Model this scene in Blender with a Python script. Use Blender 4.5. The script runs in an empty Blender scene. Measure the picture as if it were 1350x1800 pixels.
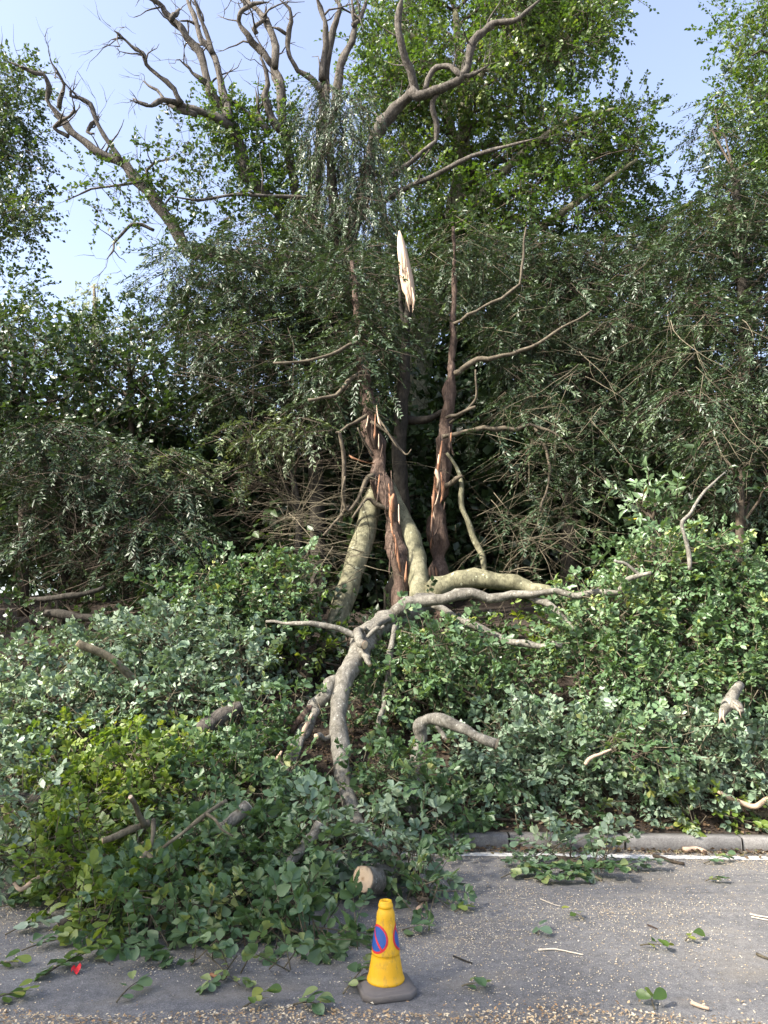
import bpy, math, random
import numpy as np
from mathutils import Matrix, Vector

rng = np.random.default_rng(11)
random.seed(11)
scene = bpy.context.scene
COL = scene.collection

# ------------------------------------------------------------------ camera, world, sun, exposure
CAM_Z, PITCH, F = 1.6, math.radians(10.3), 1300.0      # F: focal length in photo pixels (1350 x 1800)
cam_d = bpy.data.cameras.new('camera')
cam_d.sensor_fit = 'VERTICAL'; cam_d.sensor_height = 36.0; cam_d.lens = 26.0
cam_d.clip_start = 0.05; cam_d.clip_end = 3000
cam = bpy.data.objects.new('camera', cam_d); COL.objects.link(cam)
cam.location = (0, 0, CAM_Z); cam.rotation_euler = (math.radians(90) + PITCH, 0, 0)
scene.camera = cam

SUN_AZ, SUN_EL = math.radians(-122), math.radians(40)    # azimuth from +Y towards +X
world = bpy.data.worlds.new('World'); scene.world = world; world.use_nodes = True
wn = world.node_tree
sky = wn.nodes.new('ShaderNodeTexSky'); sky.sky_type = 'NISHITA'; sky.sun_disc = False
sky.sun_elevation = SUN_EL; sky.sun_rotation = SUN_AZ
sky.air_density = 1.0; sky.dust_density = 2.5; sky.ozone_density = 1.2
bgn = wn.nodes['Background']; bgn.inputs['Strength'].default_value = 0.118
hsv = wn.nodes.new('ShaderNodeHueSaturation'); hsv.inputs['Saturation'].default_value = 0.80; hsv.inputs['Hue'].default_value = 0.508   # thin veil of cloud
wn.links.new(sky.outputs[0], hsv.inputs['Color']); wn.links.new(hsv.outputs[0], bgn.inputs['Color'])
sun_d = bpy.data.lights.new('sun', 'SUN'); sun_d.energy = 4.4; sun_d.angle = math.radians(4)
sun_d.color = (1.0, 0.93, 0.82)
sun = bpy.data.objects.new('sun', sun_d); COL.objects.link(sun)
sdir = Vector((math.sin(SUN_AZ) * math.cos(SUN_EL), math.cos(SUN_AZ) * math.cos(SUN_EL), math.sin(SUN_EL)))
sun.rotation_euler = sdir.to_track_quat('Z', 'Y').to_euler()
sun.location = sdir * 40
vs = scene.view_settings
vs.view_transform = 'Standard'; vs.look = 'None'; vs.exposure = 2.05; vs.gamma = 1.0; vs.use_curve_mapping = False
cy = scene.cycles
cy.max_bounces = 5; cy.diffuse_bounces = 3; cy.glossy_bounces = 2; cy.transmission_bounces = 3; cy.transparent_max_bounces = 4
cy.use_denoising = True; cy.sample_clamp_indirect = 6

# ------------------------------------------------------------------ helpers
def P(px, py, d):
    """point at ground distance d (metres ahead) on the sight line of photo pixel px, py"""
    xc, yc = (px - 675) / F, (900 - py) / F
    dy = math.cos(PITCH) - yc * math.sin(PITCH)
    dz = math.sin(PITCH) + yc * math.cos(PITCH)
    t = d / dy
    return np.array([xc * t, d, CAM_Z + dz * t])
def MPP(px, py, d):                                     # metres per photo pixel there
    yc = (900 - py) / F
    return d / (math.cos(PITCH) - yc * math.sin(PITCH)) / F
def G(px, py, z=0.0):                                   # where a sight line meets height z
    xc, yc = (px - 675) / F, (900 - py) / F
    dy = math.cos(PITCH) - yc * math.sin(PITCH)
    dz = math.sin(PITCH) + yc * math.cos(PITCH)
    t = (z - CAM_Z) / dz
    return np.array([xc * t, dy * t, z])
KERB_A = -0.05
def kerb_y(x): return 6.36 + KERB_A * x
def norm(v): return v / np.maximum(np.linalg.norm(v, axis=-1, keepdims=True), 1e-9)
_wv = rng.normal(size=(9, 3)) * 1.0; _wp = rng.uniform(0, 6.28, 9)
def wob(p, s=1.0):                                      # smooth pseudo noise, about -1..1
    p = np.asarray(p) * s
    return np.sum(np.sin(p @ _wv.T * 1.7 + _wp), axis=-1) / 3.2
def terr(x, y):
    x = np.asarray(x, float); y = np.asarray(y, float)
    e = y - kerb_y(x)
    z = np.interp(e, [-100, 0.13, 0.35, 0.8, 1.7, 3.6, 8, 30, 200], [0.105, 0.105, 0.14, 0.55, 1.05, 1.85, 2.6, 3.4, 6])
    return z + np.clip(e - 0.3, 0, 1) * 0.09 * wob(np.stack([x, y, x * 0], -1), 1.3)

def mesh_np(name, V, LV, LS, tint=None):
    me = bpy.data.meshes.new(name)
    V = np.asarray(V, np.float32); LV = np.asarray(LV, np.int32); LS = np.asarray(LS, np.int32)
    me.vertices.add(len(V)); me.vertices.foreach_set('co', V.ravel())
    me.loops.add(len(LV)); me.loops.foreach_set('vertex_index', LV)
    me.polygons.add(len(LS)); me.polygons.foreach_set('loop_start', LS)
    me.update(calc_edges=True)
    if tint is not None:
        a = me.attributes.new('tint', 'FLOAT', 'POINT'); a.data.foreach_set('value', np.asarray(tint, np.float32))
    return me
def mesh_py(name, V, Fc, tint=None, smooth=False):
    LV = np.concatenate([np.asarray(f) for f in Fc]); n = np.array([len(f) for f in Fc])
    LS = np.concatenate([[0], np.cumsum(n)[:-1]])
    me = mesh_np(name, V, LV, LS, tint)
    if smooth: me.polygons.foreach_set('use_smooth', np.ones(len(Fc), bool))
    return me
def link(name, data, parent=None, mat=None, **props):
    o = bpy.data.objects.new(name, data); COL.objects.link(o)
    if parent is not None: o.parent = parent
    if mat is not None and data is not None and not data.materials: data.materials.append(mat)
    for k, v in props.items(): o[k] = v
    return o
def thing(name, label, cat, loc, group=None):
    o = link(name, None, label=label, category=cat); o.location = Vector(loc); o.empty_display_size = 0.1
    if group: o['group'] = group
    return o
def sub(root, V):                                       # world -> root space (roots are never rotated)
    return np.asarray(V) - np.array(root.location)

# ---- tubes
def spline(pts, per=5):
    pts = np.asarray(pts, float)
    if len(pts) < 3 or per < 2:
        return pts if per < 2 else np.array([pts[0] + (pts[-1] - pts[0]) * t for t in np.linspace(0, 1, per + 1)])
    p = np.vstack([2 * pts[0] - pts[1], pts, 2 * pts[-1] - pts[-2]])
    out = []
    for i in range(1, len(p) - 2):
        for t in np.arange(per) / per:
            out.append(0.5 * (2 * p[i] + (p[i + 1] - p[i - 1]) * t + (2 * p[i - 1] - 5 * p[i] + 4 * p[i + 1] - p[i + 2]) * t * t
                              + (3 * p[i] - p[i - 1] - 3 * p[i + 1] + p[i + 2]) * t ** 3))
    out.append(p[-2]); return np.array(out)
def tube(pr, sides=10, per=5, rough=0.08, kink=0.0, rs=7.0, ang=0.0, lin=False):
    """pr rows x y z r -> verts, faces, last ring, last tangent"""
    if lin:
        pr = np.asarray(pr, float); k = np.linspace(0, len(pr) - 1, (len(pr) - 1) * 3 + 1)
        a = np.stack([np.interp(k, np.arange(len(pr)), pr[:, c]) for c in range(4)], 1)
        pr = a * .75 + spline(pr, 3) * .25
    else: pr = spline(pr, per)
    pts, rad = pr[:, :3].copy(), np.maximum(pr[:, 3], 0.0008)
    if kink:
        for k in range(3):
            pts[:, k] += kink * rad * wob(pts + 11.3 * k, 2.2 / max(rad.mean() * 12, 0.25))
    if ang and len(pts) > 6:
        ia = np.unique(np.concatenate([[0], np.arange(2, len(pts) - 2, 3), [len(pts) - 1]])); off = rng.normal(size=(len(ia), 3)) * rad[ia][:, None] * ang; off[0] = off[-1] = 0
        for k in range(3): pts[:, k] += np.interp(np.arange(len(pts)), ia, off[:, k])
        rad = rad * (1 + .10 * np.interp(np.arange(len(pts)), ia, rng.normal(size=len(ia))))
    tan = norm(np.gradient(pts, axis=0))
    up = np.array([0.3, -0.9, 0.2]); u = norm(np.cross(tan[0], up)); V = []
    ang = np.arange(sides) * 2 * math.pi / sides
    for i in range(len(pts)):
        u = norm(u - tan[i] * np.dot(u, tan[i])); w = np.cross(tan[i], u)
        ring = np.cos(ang)[:, None] * u + np.sin(ang)[:, None] * w
        r = rad[i] * (1 + rough * wob(pts[i] + ring * max(rad[i], 0.03) * 1.2, rs) + rough * 0.6 * wob(pts[i] + ring * max(rad[i], .03), rs * 3))
        V.append(pts[i] + ring * r[:, None])
    n = len(pts); V = np.vstack(V); Fc = []
    for i in range(n - 1):
        for j in range(sides):
            k = (j + 1) % sides
            Fc.append((i * sides + j, i * sides + k, (i + 1) * sides + k, (i + 1) * sides + j))
    Fc.append(tuple(range(sides))[::-1]); Fc.append(tuple((n - 1) * sides + j for j in range(sides)))
    return V, Fc, V[-sides:], tan[-1], V[:sides], -tan[0]
def px_limb(rows, d0=None, d1=None):
    """rows (px, py, half width px[, depth]) -> x y z r"""
    out = []; n = len(rows)
    for i, r in enumerate(rows):
        d = r[3] if len(r) > 3 else d0 + (d1 - d0) * i / max(n - 1, 1)
        out.append([*P(r[0], r[1], d), r[2] * MPP(r[0], r[1], d)])
    return np.array(out)
def add_tube(name, root, pr, mat, sides=10, per=5, rough=0.08, kink=0.0, cut=None, cut0=None, ang=0.0, lin=False, **props):
    V, Fc, ring, tn, ring0, tn0 = tube(pr, sides, per, rough, kink, 7.0, ang, lin)
    o = link(name, mesh_py(name, sub(root, V), Fc, smooth=True), root, mat, **props)
    for c, rg, t in ((cut, ring, tn), (cut0, ring0, tn0)):
        if c: cut_face(o, root, rg, t, c)
    return o
def cut_face(part, root, ring, tn, mat):
    c = ring.mean(0); n = len(ring)
    V = [c + tn * 0.004]
    for f in (0.5, 0.93): V += list(c + (ring - c) * f + tn * (0.004 if f < 0.9 else 0.003))
    V += list(c + (ring - c) * 1.01 - tn * 0.004)
    Fc = []
    for j in range(n):
        k = (j + 1) % n
        Fc += [(0, 1 + j, 1 + k), (1 + j, 1 + n + j, 1 + n + k, 1 + k), (1 + n + j, 1 + 2 * n + j, 1 + 2 * n + k, 1 + n + k)]
    t = np.concatenate([[0], np.full(n, .5), np.full(n, .93), np.full(n, 1.0)])
    link('cut_face', mesh_py('cut_face', sub(root, np.array(V)), Fc, t), part, mat)
def many_tubes(curves, sides=4, per=1):
    VV, FF, o = [], [], 0
    for pr in curves:
        V, Fc = tube(pr, sides, per, 0.0)[:2]
        VV.append(V); FF += [tuple(i + o for i in f) for f in Fc]; o += len(V)
    return np.vstack(VV), FF

# ---- leaves
T_BEECH = (np.array([[0, 0, 0], [.25, .17, .05], [.66, .30, .07], [1, 0, -.06], [.66, -.30, .07], [.25, -.17, .05], [.36, 0, -.01], [.72, 0, -.02]]),
           [(0, 6, 1), (1, 6, 7, 2), (2, 7, 3), (0, 5, 6), (5, 4, 7, 6), (4, 3, 7)])
_hx = [.0, .12, .28, .46, .64, .80, .92, 1.0]; _hw = [.02, .10, .19, .265, .30, .265, .16, 0.0]
def hi_leaf():
    V, Fc = [], []; w = rng.uniform(.9, 1.15); cup = rng.uniform(-.2, .5); droop = rng.uniform(-.05, .22); wv = rng.uniform(.0, .03)
    for i, (x, h) in enumerate(zip(_hx, _hw)):
        for sgn in (-1, -.5, 0, .5, 1):
            V.append((x, sgn * h * w, abs(sgn) * h * cup - droop * x * x + wv * math.sin(x * 14 + sgn) * abs(sgn)))
        if i: Fc += [(5 * i - 5 + k, 5 * i + k, 5 * i + k + 1, 5 * i - 4 + k) for k in range(4)]
    return np.array(V), Fc
T_LAUREL = (np.array([[0, 0, 0], [.3, .15, .05], [.65, .17, .04], [1, 0, -.14], [.65, -.17, .04], [.3, -.15, .05], [.34, 0, 0], [.7, 0, -.03]]),
            T_BEECH[1])
T_BEECH6 = (np.array([[0, 0, 0], [.25, .17, .05], [.66, .30, .07], [1, 0, -.06], [.66, -.30, .07], [.25, -.17, .05]]), [(0, 3, 2, 1), (0, 5, 4, 3)])
T_FAR = (np.array([[0, 0, 0], [.5, .34, .08], [1, 0, -.04], [.5, -.34, .08]]), [(0, 2, 1), (0, 3, 2)])
T_SHOOT = (np.array([[0, 0, 0], [.5, .15, .04], [1, 0, -.05], [.5, -.15, .04]]), [(0, 2, 1), (0, 3, 2)])

def leaf_mesh(name, X, D, N, S, tmpl, tint):
    """leaf at X pointing D with normal N, length S"""
    V0, F0 = tmpl; D = norm(D); N = norm(N - D * np.sum(N * D, -1, keepdims=True)); B = np.cross(N, D)
    curl = rng.uniform(-1.2, 2.8, (len(X), 1, 1))
    v = V0[None] * S[:, None, None]
    V = X[:, None] + v[:, :, :1] * D[:, None] + v[:, :, 1:2] * B[:, None] + curl * v[:, :, 2:3] * N[:, None]
    n, k = len(X), len(V0)
    lv0 = np.concatenate([np.asarray(f) for f in F0]); ls0 = np.concatenate([[0], np.cumsum([len(f) for f in F0])[:-1]])
    LV = (np.arange(n)[:, None] * k + lv0).ravel(); LS = (np.arange(n)[:, None] * len(lv0) + ls0).ravel()
    return mesh_np(name, V.reshape(-1, 3), LV, LS, np.repeat(tint, k))

KINDS = {  # leaves per spray, spray length, leaf length, template, leaf angle, droop, outward, up, jitter
    'beech': dict(K=11, L=.24, S=.071, ros=1, T=T_BEECH, ang=.95, droop=.15, out=.75, up=.75, jit=.42, curl=.15),
    'far':   dict(K=12, L=.50, S=.10, T=T_FAR, ang=.9, droop=.1, out=.8, up=.9, jit=.5, curl=.2),
    'coarse':dict(K=8, L=.60, S=.20, T=T_FAR, ang=.9, droop=.1, out=.8, up=.6, jit=.7, curl=.2),
    'yew':   dict(K=30, L=.42, S=.082, plate=1, T=T_SHOOT, ang=.85, droop=.25, out=.9, up=1.1, jit=.35, curl=.45),
    'weep':  dict(K=26, L=.42, S=.08, T=T_SHOOT, ang=.6, droop=1.0, out=.7, up=.5, jit=.35, curl=.6),
    'laurel':dict(K=9, L=.26, S=.13, T=T_LAUREL, ang=.8, droop=.0, out=.9, up=.6, jit=.5, curl=.1),
}
def spray_points(lobes, dens, rmin=.5):
    O, OUT, TI = [], [], []
    for C, R, w in lobes:
        R = np.asarray(R); n = max(3, int(dens * w * 4 * math.pi * (R[0] * R[1] * R[2]) ** (2 / 3)))
        u = norm(rng.normal(size=(n, 3)))
        lump = 1 + .22 * wob(u * 2.1 + C * 3.1, 1.0)
        fr = (rmin + (1.06 - rmin) * rng.uniform(size=n) ** .6) * lump
        O.append(C + u * R * fr[:, None]); OUT.append(norm(u / R)); TI.append(np.full(n, rng.uniform(-.18, .18)))
    O = np.vstack(O); OUT = np.vstack(OUT); TI = np.concatenate(TI)
    zz = np.where(O[:, 1] > kerb_y(O[:, 0]), terr(O[:, 0], O[:, 1]), 0.0)
    ok = O[:, 2] > zz + .03
    return O[ok], OUT[ok], TI[ok]
def foliage(root, lobes, kind, dens, mat, name='leaves', rmin=.5, scale=1.0, twig_mat=None, singles=0, single_meshes=None, twig_r=.0035):
    k = KINDS[kind]; O, OUT, TI = spray_points(lobes, dens, rmin); n = len(O); K = k['K']
    D = norm(OUT * k['out'] + rng.normal(size=(n, 3)) * .45 + np.array([0, 0, .15 - k['droop']]))
    if 'plate' in k: D = norm(OUT * np.array([1, 1, .25]) + rng.normal(size=(n, 3)) * np.array([.4, .4, .18]) - np.array([0, 0, .18]))
    N = norm(np.array([0, 0, 1.]) * k['up'] + OUT * .55 + rng.normal(size=(n, 3)) * .3)
    N = norm(N - D * np.sum(N * D, -1, keepdims=True)); B = np.cross(N, D)
    L = k['L'] * scale * rng.uniform(.6, 1.25, n)
    t = (np.arange(K) + 1) / K; t = t ** .8
    if 'ros' in k: t = np.array([.22, .4, .58, .72, .84, .92, .96, .98, .99, 1, 1])
    t = np.clip(t[None] + rng.normal(size=(n, K)) * .04, .08, 1)
    side = np.where(np.arange(K) % 2 == 0, 1, -1) * np.where(np.arange(K) == K - 1, 0, 1)
    a = k['ang'] * rng.uniform(.7, 1.3, (n, K)) * side
    if 'ros' in k: a = np.array([.9, -.9, 1, -1, 1.25, -1.25, .8, -.8, .42, -.42, 0]) * rng.uniform(.8, 1.25, (n, K)) + rng.normal(size=(n, K)) * .12
    X = O[:, None] + D[:, None] * (t * L[:, None])[..., None] + np.array([0, 0, -1.]) * (k['curl'] * L[:, None] * t ** 2)[..., None]
    ld = D[:, None] * np.cos(a)[..., None] + B[:, None] * np.sin(a)[..., None] + rng.normal(size=(n, K, 3)) * .18 * (1 + k['jit'])
    ld[..., 2] -= k['curl'] * t
    ln = N[:, None] + rng.normal(size=(n, K, 3)) * k['jit']
    S = k['S'] * scale * rng.uniform(.55, 1.2, (n, K)) * rng.uniform(.75, 1.15, (n, 1))
    tint = np.clip(.5 + TI[:, None] + rng.normal(size=(n, 1)) * .13 + rng.normal(size=(n, K)) * .12, 0, 1)
    X, ld, ln, S, tint = X.reshape(-1, 3), ld.reshape(-1, 3), ln.reshape(-1, 3), S.ravel(), tint.ravel()
    zz = np.where(X[:, 1] > kerb_y(X[:, 0]), terr(X[:, 0], X[:, 1]), 0.0) + .015
    X[:, 2] = np.maximum(X[:, 2], zz + rng.uniform(0, .03, len(X)))
    if singles:
        cl = np.linalg.norm(X - np.array([0, 0, CAM_Z]), axis=1) - rng.uniform(0, .5, len(X)) - np.repeat(np.sum(OUT * np.array([0, -.6, .6]), 1), K) * .3
        pick = np.argsort(cl)[:singles]; rest = np.ones(len(X), bool); rest[pick] = False
        for i in pick:
            d = norm(ld[i]); nn = norm(ln[i] - d * np.dot(ln[i], d)); b = np.cross(nn, d)
            M = Matrix(((d[0] * S[i], b[0] * S[i], nn[0] * S[i], X[i][0] - root.location.x), (d[1] * S[i], b[1] * S[i], nn[1] * S[i], X[i][1] - root.location.y),
                        (d[2] * S[i], b[2] * S[i], nn[2] * S[i], X[i][2] - root.location.z), (0, 0, 0, 1)))
            o = link('leaf', single_meshes[int(tint[i] * (len(single_meshes) - .01))], root); o.matrix_local = M
        X, ld, ln, S, tint = X[rest], ld[rest], ln[rest], S[rest], tint[rest]
    link(name, leaf_mesh(name, sub(root, X), ld, ln, S, T_BEECH6 if 'ros' in k and X[:, 1].mean() > 5.7 else k['T'], tint), root, mat, kind='stuff')
    if twig_mat is not None:                            # one thin three-sided twig per spray
        ts = np.array([-.3, .95]); rr = np.array([1.4, .5]) * twig_r
        c = O[:, None] + D[:, None] * (ts * L[:, None])[..., None] + np.array([0, 0, -1.]) * (k['curl'] * L[:, None] * np.clip(ts, 0, 1) ** 2)[..., None]
        an = np.arange(3) * 2.094
        ring = np.cos(an)[:, None, None] * N[None] + np.sin(an)[:, None, None] * B[None]
        V = c[:, :, None] + ring.transpose(1, 0, 2)[:, None] * rr[None, :, None, None]
        V = V.reshape(-1, 3); q = []
        for s in range(1):
            for j in range(3): q.append((s * 3 + j, s * 3 + (j + 1) % 3, s * 3 + 3 + (j + 1) % 3, s * 3 + 3 + j))
        q = np.array(q).ravel()
        LV = (np.arange(n)[:, None] * 6 + q).ravel(); LS = np.arange(n * 3) * 4
        link('twigs', mesh_np('twigs', sub(root, V), LV, LS), root, twig_mat, kind='stuff')
def in_poly(x, y, poly):
    c = False; n = len(poly)
    for i in range(n):
        x0, y0 = poly[i]; x1, y1 = poly[i - 1]
        if (y0 > y) != (y1 > y) and x < (x1 - x0) * (y - y0) / (y1 - y0) + x0: c = not c
    return c
def poly_lobes(poly, n, r, d, rd=1.0, flat=.75, holes=(), w=1.0, mind=.7):
    """n lobes whose centres fall inside a traced outline; d: (near, far) or function of py"""
    xs = [p[0] for p in poly]; ys = [p[1] for p in poly]; out = []; cs = []; tries = 0
    while len(out) < n and tries < 6000:
        tries += 1
        x, y = random.uniform(min(xs), max(xs)), random.uniform(min(ys), max(ys))
        if not in_poly(x, y, poly) or any((x - hx) ** 2 + (y - hy) ** 2 < hr * hr for hx, hy, hr in holes): continue
        rr = r * random.uniform(.7, 1.3)
        if any((x - a) ** 2 + (y - b) ** 2 < (mind * rr * (1 - tries / 6000)) ** 2 for a, b in cs): continue
        cs.append((x, y))
        dd = d(y) + random.uniform(0, .25) if callable(d) else random.uniform(*d)
        m = MPP(x, y, dd)
        out.append((P(x, y, dd), np.array([rr * m * random.uniform(.9, 1.3), rr * m * rd, rr * m * flat * random.uniform(.8, 1.2)]), w))
    return out
def auto_branches(root, lobes, spine, mat, r0=.03, every=1, sides=6, name='branch'):
    """a branch from the nearest lower point of the spine to each lobe"""
    sp = spline(spine, 6)[:, :3]
    for i, (C, R, w) in enumerate(lobes):
        if i % every: continue
        dd = np.linalg.norm(sp - C, axis=1) + np.clip(sp[:, 2] - C[2] + .4, 0, 9) * 1.2
        a = sp[np.argmin(dd)]; ln = np.linalg.norm(C - a)
        mid = a * .5 + C * .5 + rng.normal(size=3) * ln * .09 + np.array([0, 0, .10 * ln])
        q = a * .2 + C * .8 + rng.normal(size=3) * ln * .06
        add_tube(name, root, np.array([[*a, r0 * (.5 + .2 * ln)], [*mid, r0 * .6], [*q, r0 * .35], [*(C + norm(C - q) * R.mean() * .5), r0 * .12]]), mat, sides, 3, .05)
def wander(start, direc, length, r, n=7, bend=.25, grav=0.0):
    p = np.array(start, float); d = norm(np.array(direc, float)); out = [[*p, r]]
    for i in range(n):
        d = norm(d + rng.normal(size=3) * bend + np.array([0, 0, grav])); p = p + d * length / n
        out.append([*p, r * (1 - .8 * (i + 1) / n)])
    return np.array(out)

# ------------------------------------------------------------------ materials
def new_mat(name):
    m = bpy.data.materials.new(name); m.use_nodes = True; nt = m.node_tree
    return m, nt, nt.nodes['Principled BSDF'], nt.nodes['Material Output']
def ramp(nt, stops, fac):
    r = nt.nodes.new('ShaderNodeValToRGB'); e = r.color_ramp.elements
    while len(e) < len(stops): e.new(.5)
    for el, (p, c) in zip(e, stops): el.position = p; el.color = (*c, 1)
    nt.links.new(fac, r.inputs[0]); return r.outputs[0]
def noise(nt, scale, detail=4, vec=None, rough=.6, dist=0):
    n = nt.nodes.new('ShaderNodeTexNoise'); n.inputs['Scale'].default_value = scale; n.inputs['Detail'].default_value = detail
    n.inputs['Roughness'].default_value = rough; n.inputs['Distortion'].default_value = dist
    if vec is not None: nt.links.new(vec, n.inputs['Vector'])
    return n.outputs['Fac']
def pos(nt, sc=(1, 1, 1)):
    g = nt.nodes.new('ShaderNodeNewGeometry'); m = nt.nodes.new('ShaderNodeMapping'); m.inputs['Scale'].default_value = sc
    nt.links.new(g.outputs['Position'], m.inputs['Vector']); return m.outputs[0]
def bump(nt, bsdf, h, strength, dist):
    b = nt.nodes.new('ShaderNodeBump'); b.inputs['Strength'].default_value = strength; b.inputs['Distance'].default_value = dist
    nt.links.new(h, b.inputs['Height']); nt.links.new(b.outputs[0], bsdf.inputs['Normal'])
def mix(nt, a, b, fac, mode='MIX'):
    m = nt.nodes.new('ShaderNodeMix'); m.data_type = 'RGBA'; m.blend_type = mode
    if isinstance(fac, float): m.inputs[0].default_value = fac
    else: nt.links.new(fac, m.inputs[0])
    for s, v in ((6, a), (7, b)):
        if isinstance(v, tuple): m.inputs[s].default_value = (*v, 1)
        else: nt.links.new(v, m.inputs[s])
    return m.outputs[2]
def leaf_mat(name, stops, rough=.42, trans=.3, tcol=(1.5, 1.5, .5), spec=.5):
    m, nt, b, out = new_mat(name)
    at = nt.nodes.new('ShaderNodeAttribute'); at.attribute_name = 'tint'
    c = ramp(nt, stops, at.outputs['Fac'])
    g = nt.nodes.new('ShaderNodeNewGeometry')
    c2 = mix(nt, c, (.75, .85, .75), nt.nodes.new('ShaderNodeMath').outputs[0], 'MULTIPLY')
    mm = c2.node.inputs[0].links[0].from_node; mm.operation = 'MULTIPLY'; mm.inputs[1].default_value = .0
    nt.links.new(g.outputs['Backfacing'], mm.inputs[0])
    nt.links.new(c2, b.inputs['Base Color']); b.inputs['Roughness'].default_value = rough; b.inputs['Specular IOR Level'].default_value = spec
    tr = nt.nodes.new('ShaderNodeBsdfTranslucent'); nt.links.new(mix(nt, c, tcol, 1.0, 'MULTIPLY'), tr.inputs['Color'])
    ms = nt.nodes.new('ShaderNodeMixShader'); ms.inputs[0].default_value = trans
    nt.links.new(b.outputs[0], ms.inputs[1]); nt.links.new(tr.outputs[0], ms.inputs[2]); nt.links.new(ms.outputs[0], out.inputs['Surface'])
    return m
def bark_mat(name, cols, scale=(6, 6, 1.5), bumps=.6, bd=.02, spots=None, rough=.85, fine=40):
    m, nt, b, out = new_mat(name); v = pos(nt, scale)
    n1 = noise(nt, 1.6, 8, v, .65, .6); c = ramp(nt, [(i / (len(cols) - 1) * .5 + .25, k) for i, k in enumerate(cols)], n1)
    h = n1
    if spots:
        v2 = nt.nodes.new('ShaderNodeTexNoise'); v2.inputs['Scale'].default_value = spots[1]; v2.inputs['Detail'].default_value = 3
        nt.links.new(pos(nt), v2.inputs['Vector'])
        c = mix(nt, c, spots[0], ramp(nt, [(spots[2], (0, 0, 0)), (spots[2] + .06, (1, 1, 1))], v2.outputs['Fac']))
    n2 = noise(nt, fine, 4, pos(nt, (1, 1, .35)), .7)
    c = mix(nt, c, ramp(nt, [(.3, (.6, .6, .6)), (.7, (1.25, 1.25, 1.25))], n2), 1.0, 'MULTIPLY')
    c = mix(nt, c, ramp(nt, [(.40, (.62, .61, .58)), (.50, (.95, .95, .95)), (.62, (1.15, 1.15, 1.14))], noise(nt, 13, 7, pos(nt, (1, 1, .8)), .7, .8)), 1.0, 'MULTIPLY')
    add = nt.nodes.new('ShaderNodeMath'); add.operation = 'MULTIPLY_ADD'; add.inputs[1].default_value = .5
    nt.links.new(n2, add.inputs[0]); nt.links.new(h, add.inputs[2])
    nt.links.new(c, b.inputs['Base Color']); b.inputs['Roughness'].default_value = rough; b.inputs['Specular IOR Level'].default_value = .25
    bump(nt, b, add.outputs[0], bumps, bd); return m
def wood_mat(name, a, bcol, rings=True):
    m, nt, b, out = new_mat(name)
    if rings:
        at = nt.nodes.new('ShaderNodeAttribute'); at.attribute_name = 'tint'
        mu = nt.nodes.new('ShaderNodeMath'); mu.operation = 'MULTIPLY_ADD'; mu.inputs[1].default_value = 55
        nt.links.new(at.outputs['Fac'], mu.inputs[0]); nt.links.new(noise(nt, 25, 3, pos(nt)), mu.inputs[2])
        si = nt.nodes.new('ShaderNodeMath'); si.operation = 'SINE'; nt.links.new(mu.outputs[0], si.inputs[0])
        f = ramp(nt, [(0, (.35, .35, .35)), (1, (.6, .6, .6))], si.outputs[0]); c = mix(nt, a, bcol, f)
        c = mix(nt, c, ramp(nt, [(0, (.55, .42, .3)), (.22, (1, 1, 1)), (.9, (1, 1, 1)), (1, (.5, .4, .3))], at.outputs['Fac']), 1.0, 'MULTIPLY')
        c = mix(nt, c, ramp(nt, [(.25, (.45, .32, .2)), (.38, (1, 1, 1))], noise(nt, 30, 5, pos(nt))), 1.0, 'MULTIPLY')
    else:
        n1 = noise(nt, 3, 6, pos(nt, (14, 14, 1.2)), .7); c = mix(nt, a, bcol, n1); bump(nt, b, n1, .6, .01)
    nt.links.new(c, b.inputs['Base Color']); b.inputs['Roughness'].default_value = .8; return m
def plain(name, col, rough=.5, var=.15, sc=8, spec=.5):
    m, nt, b, out = new_mat(name)
    c = mix(nt, tuple(k * (1 - var) for k in col), tuple(min(1, k * (1 + var)) for k in col), noise(nt, sc, 6, pos(nt)))
    nt.links.new(c, b.inputs['Base Color']); b.inputs['Roughness'].default_value = rough; b.inputs['Specular IOR Level'].default_value = spec
    bump(nt, b, noise(nt, sc * 12, 4, pos(nt)), .15, .002); return m

M = {}
M['beech'] = leaf_mat('beech_leaf', [(0, (0.045, 0.087, 0.032)), (.35, (0.080, 0.143, 0.063)), (.65, (0.113, 0.182, 0.088)), (.88, (0.170, 0.227, 0.088)), (1, (0.275, 0.291, 0.093))], .44, .24)
M['sage'] = leaf_mat('sheen_beech_leaf', [(0, (0.087, 0.141, 0.082)), (.4, (0.149, 0.218, 0.138)), (.75, (0.211, 0.274, 0.193)), (1, (0.281, 0.333, 0.203))], .42, .2, (1.3, 1.35, .6))  # paler beech leaf; the sky's sheen is put into its colour
M['lime'] = leaf_mat('yellow_green_leaf', [(0, (0.058, 0.110, 0.024)), (.4, (0.110, 0.174, 0.032)), (.8, (0.193, 0.244, 0.045)), (1, (0.297, 0.309, 0.077))], .45, .35)
M['crown'] = leaf_mat('crown_leaf', [(0, (0.030, 0.060, 0.013)), (.4, (0.052, 0.098, 0.020)), (.75, (0.083, 0.132, 0.028)), (1, (0.132, 0.163, 0.042))], .42, .38)
M['yew'] = leaf_mat('yew_needle', [(0, (0.019, 0.035, 0.016)), (.4, (0.035, 0.061, 0.029)), (.75, (0.056, 0.087, 0.042)), (1, (0.084, 0.122, 0.044))], .45, .15, (1.3, 1.3, .5))
M['yewlit'] = leaf_mat('lit_yew_needle', [(0, (.045, .07, .03)), (.5, (.085, .115, .055)), (1, (.15, .18, .08))], .45, .2, (1.3, 1.3, .5))  # lit copy of the yew needle; the brightness is put into the colour
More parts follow.
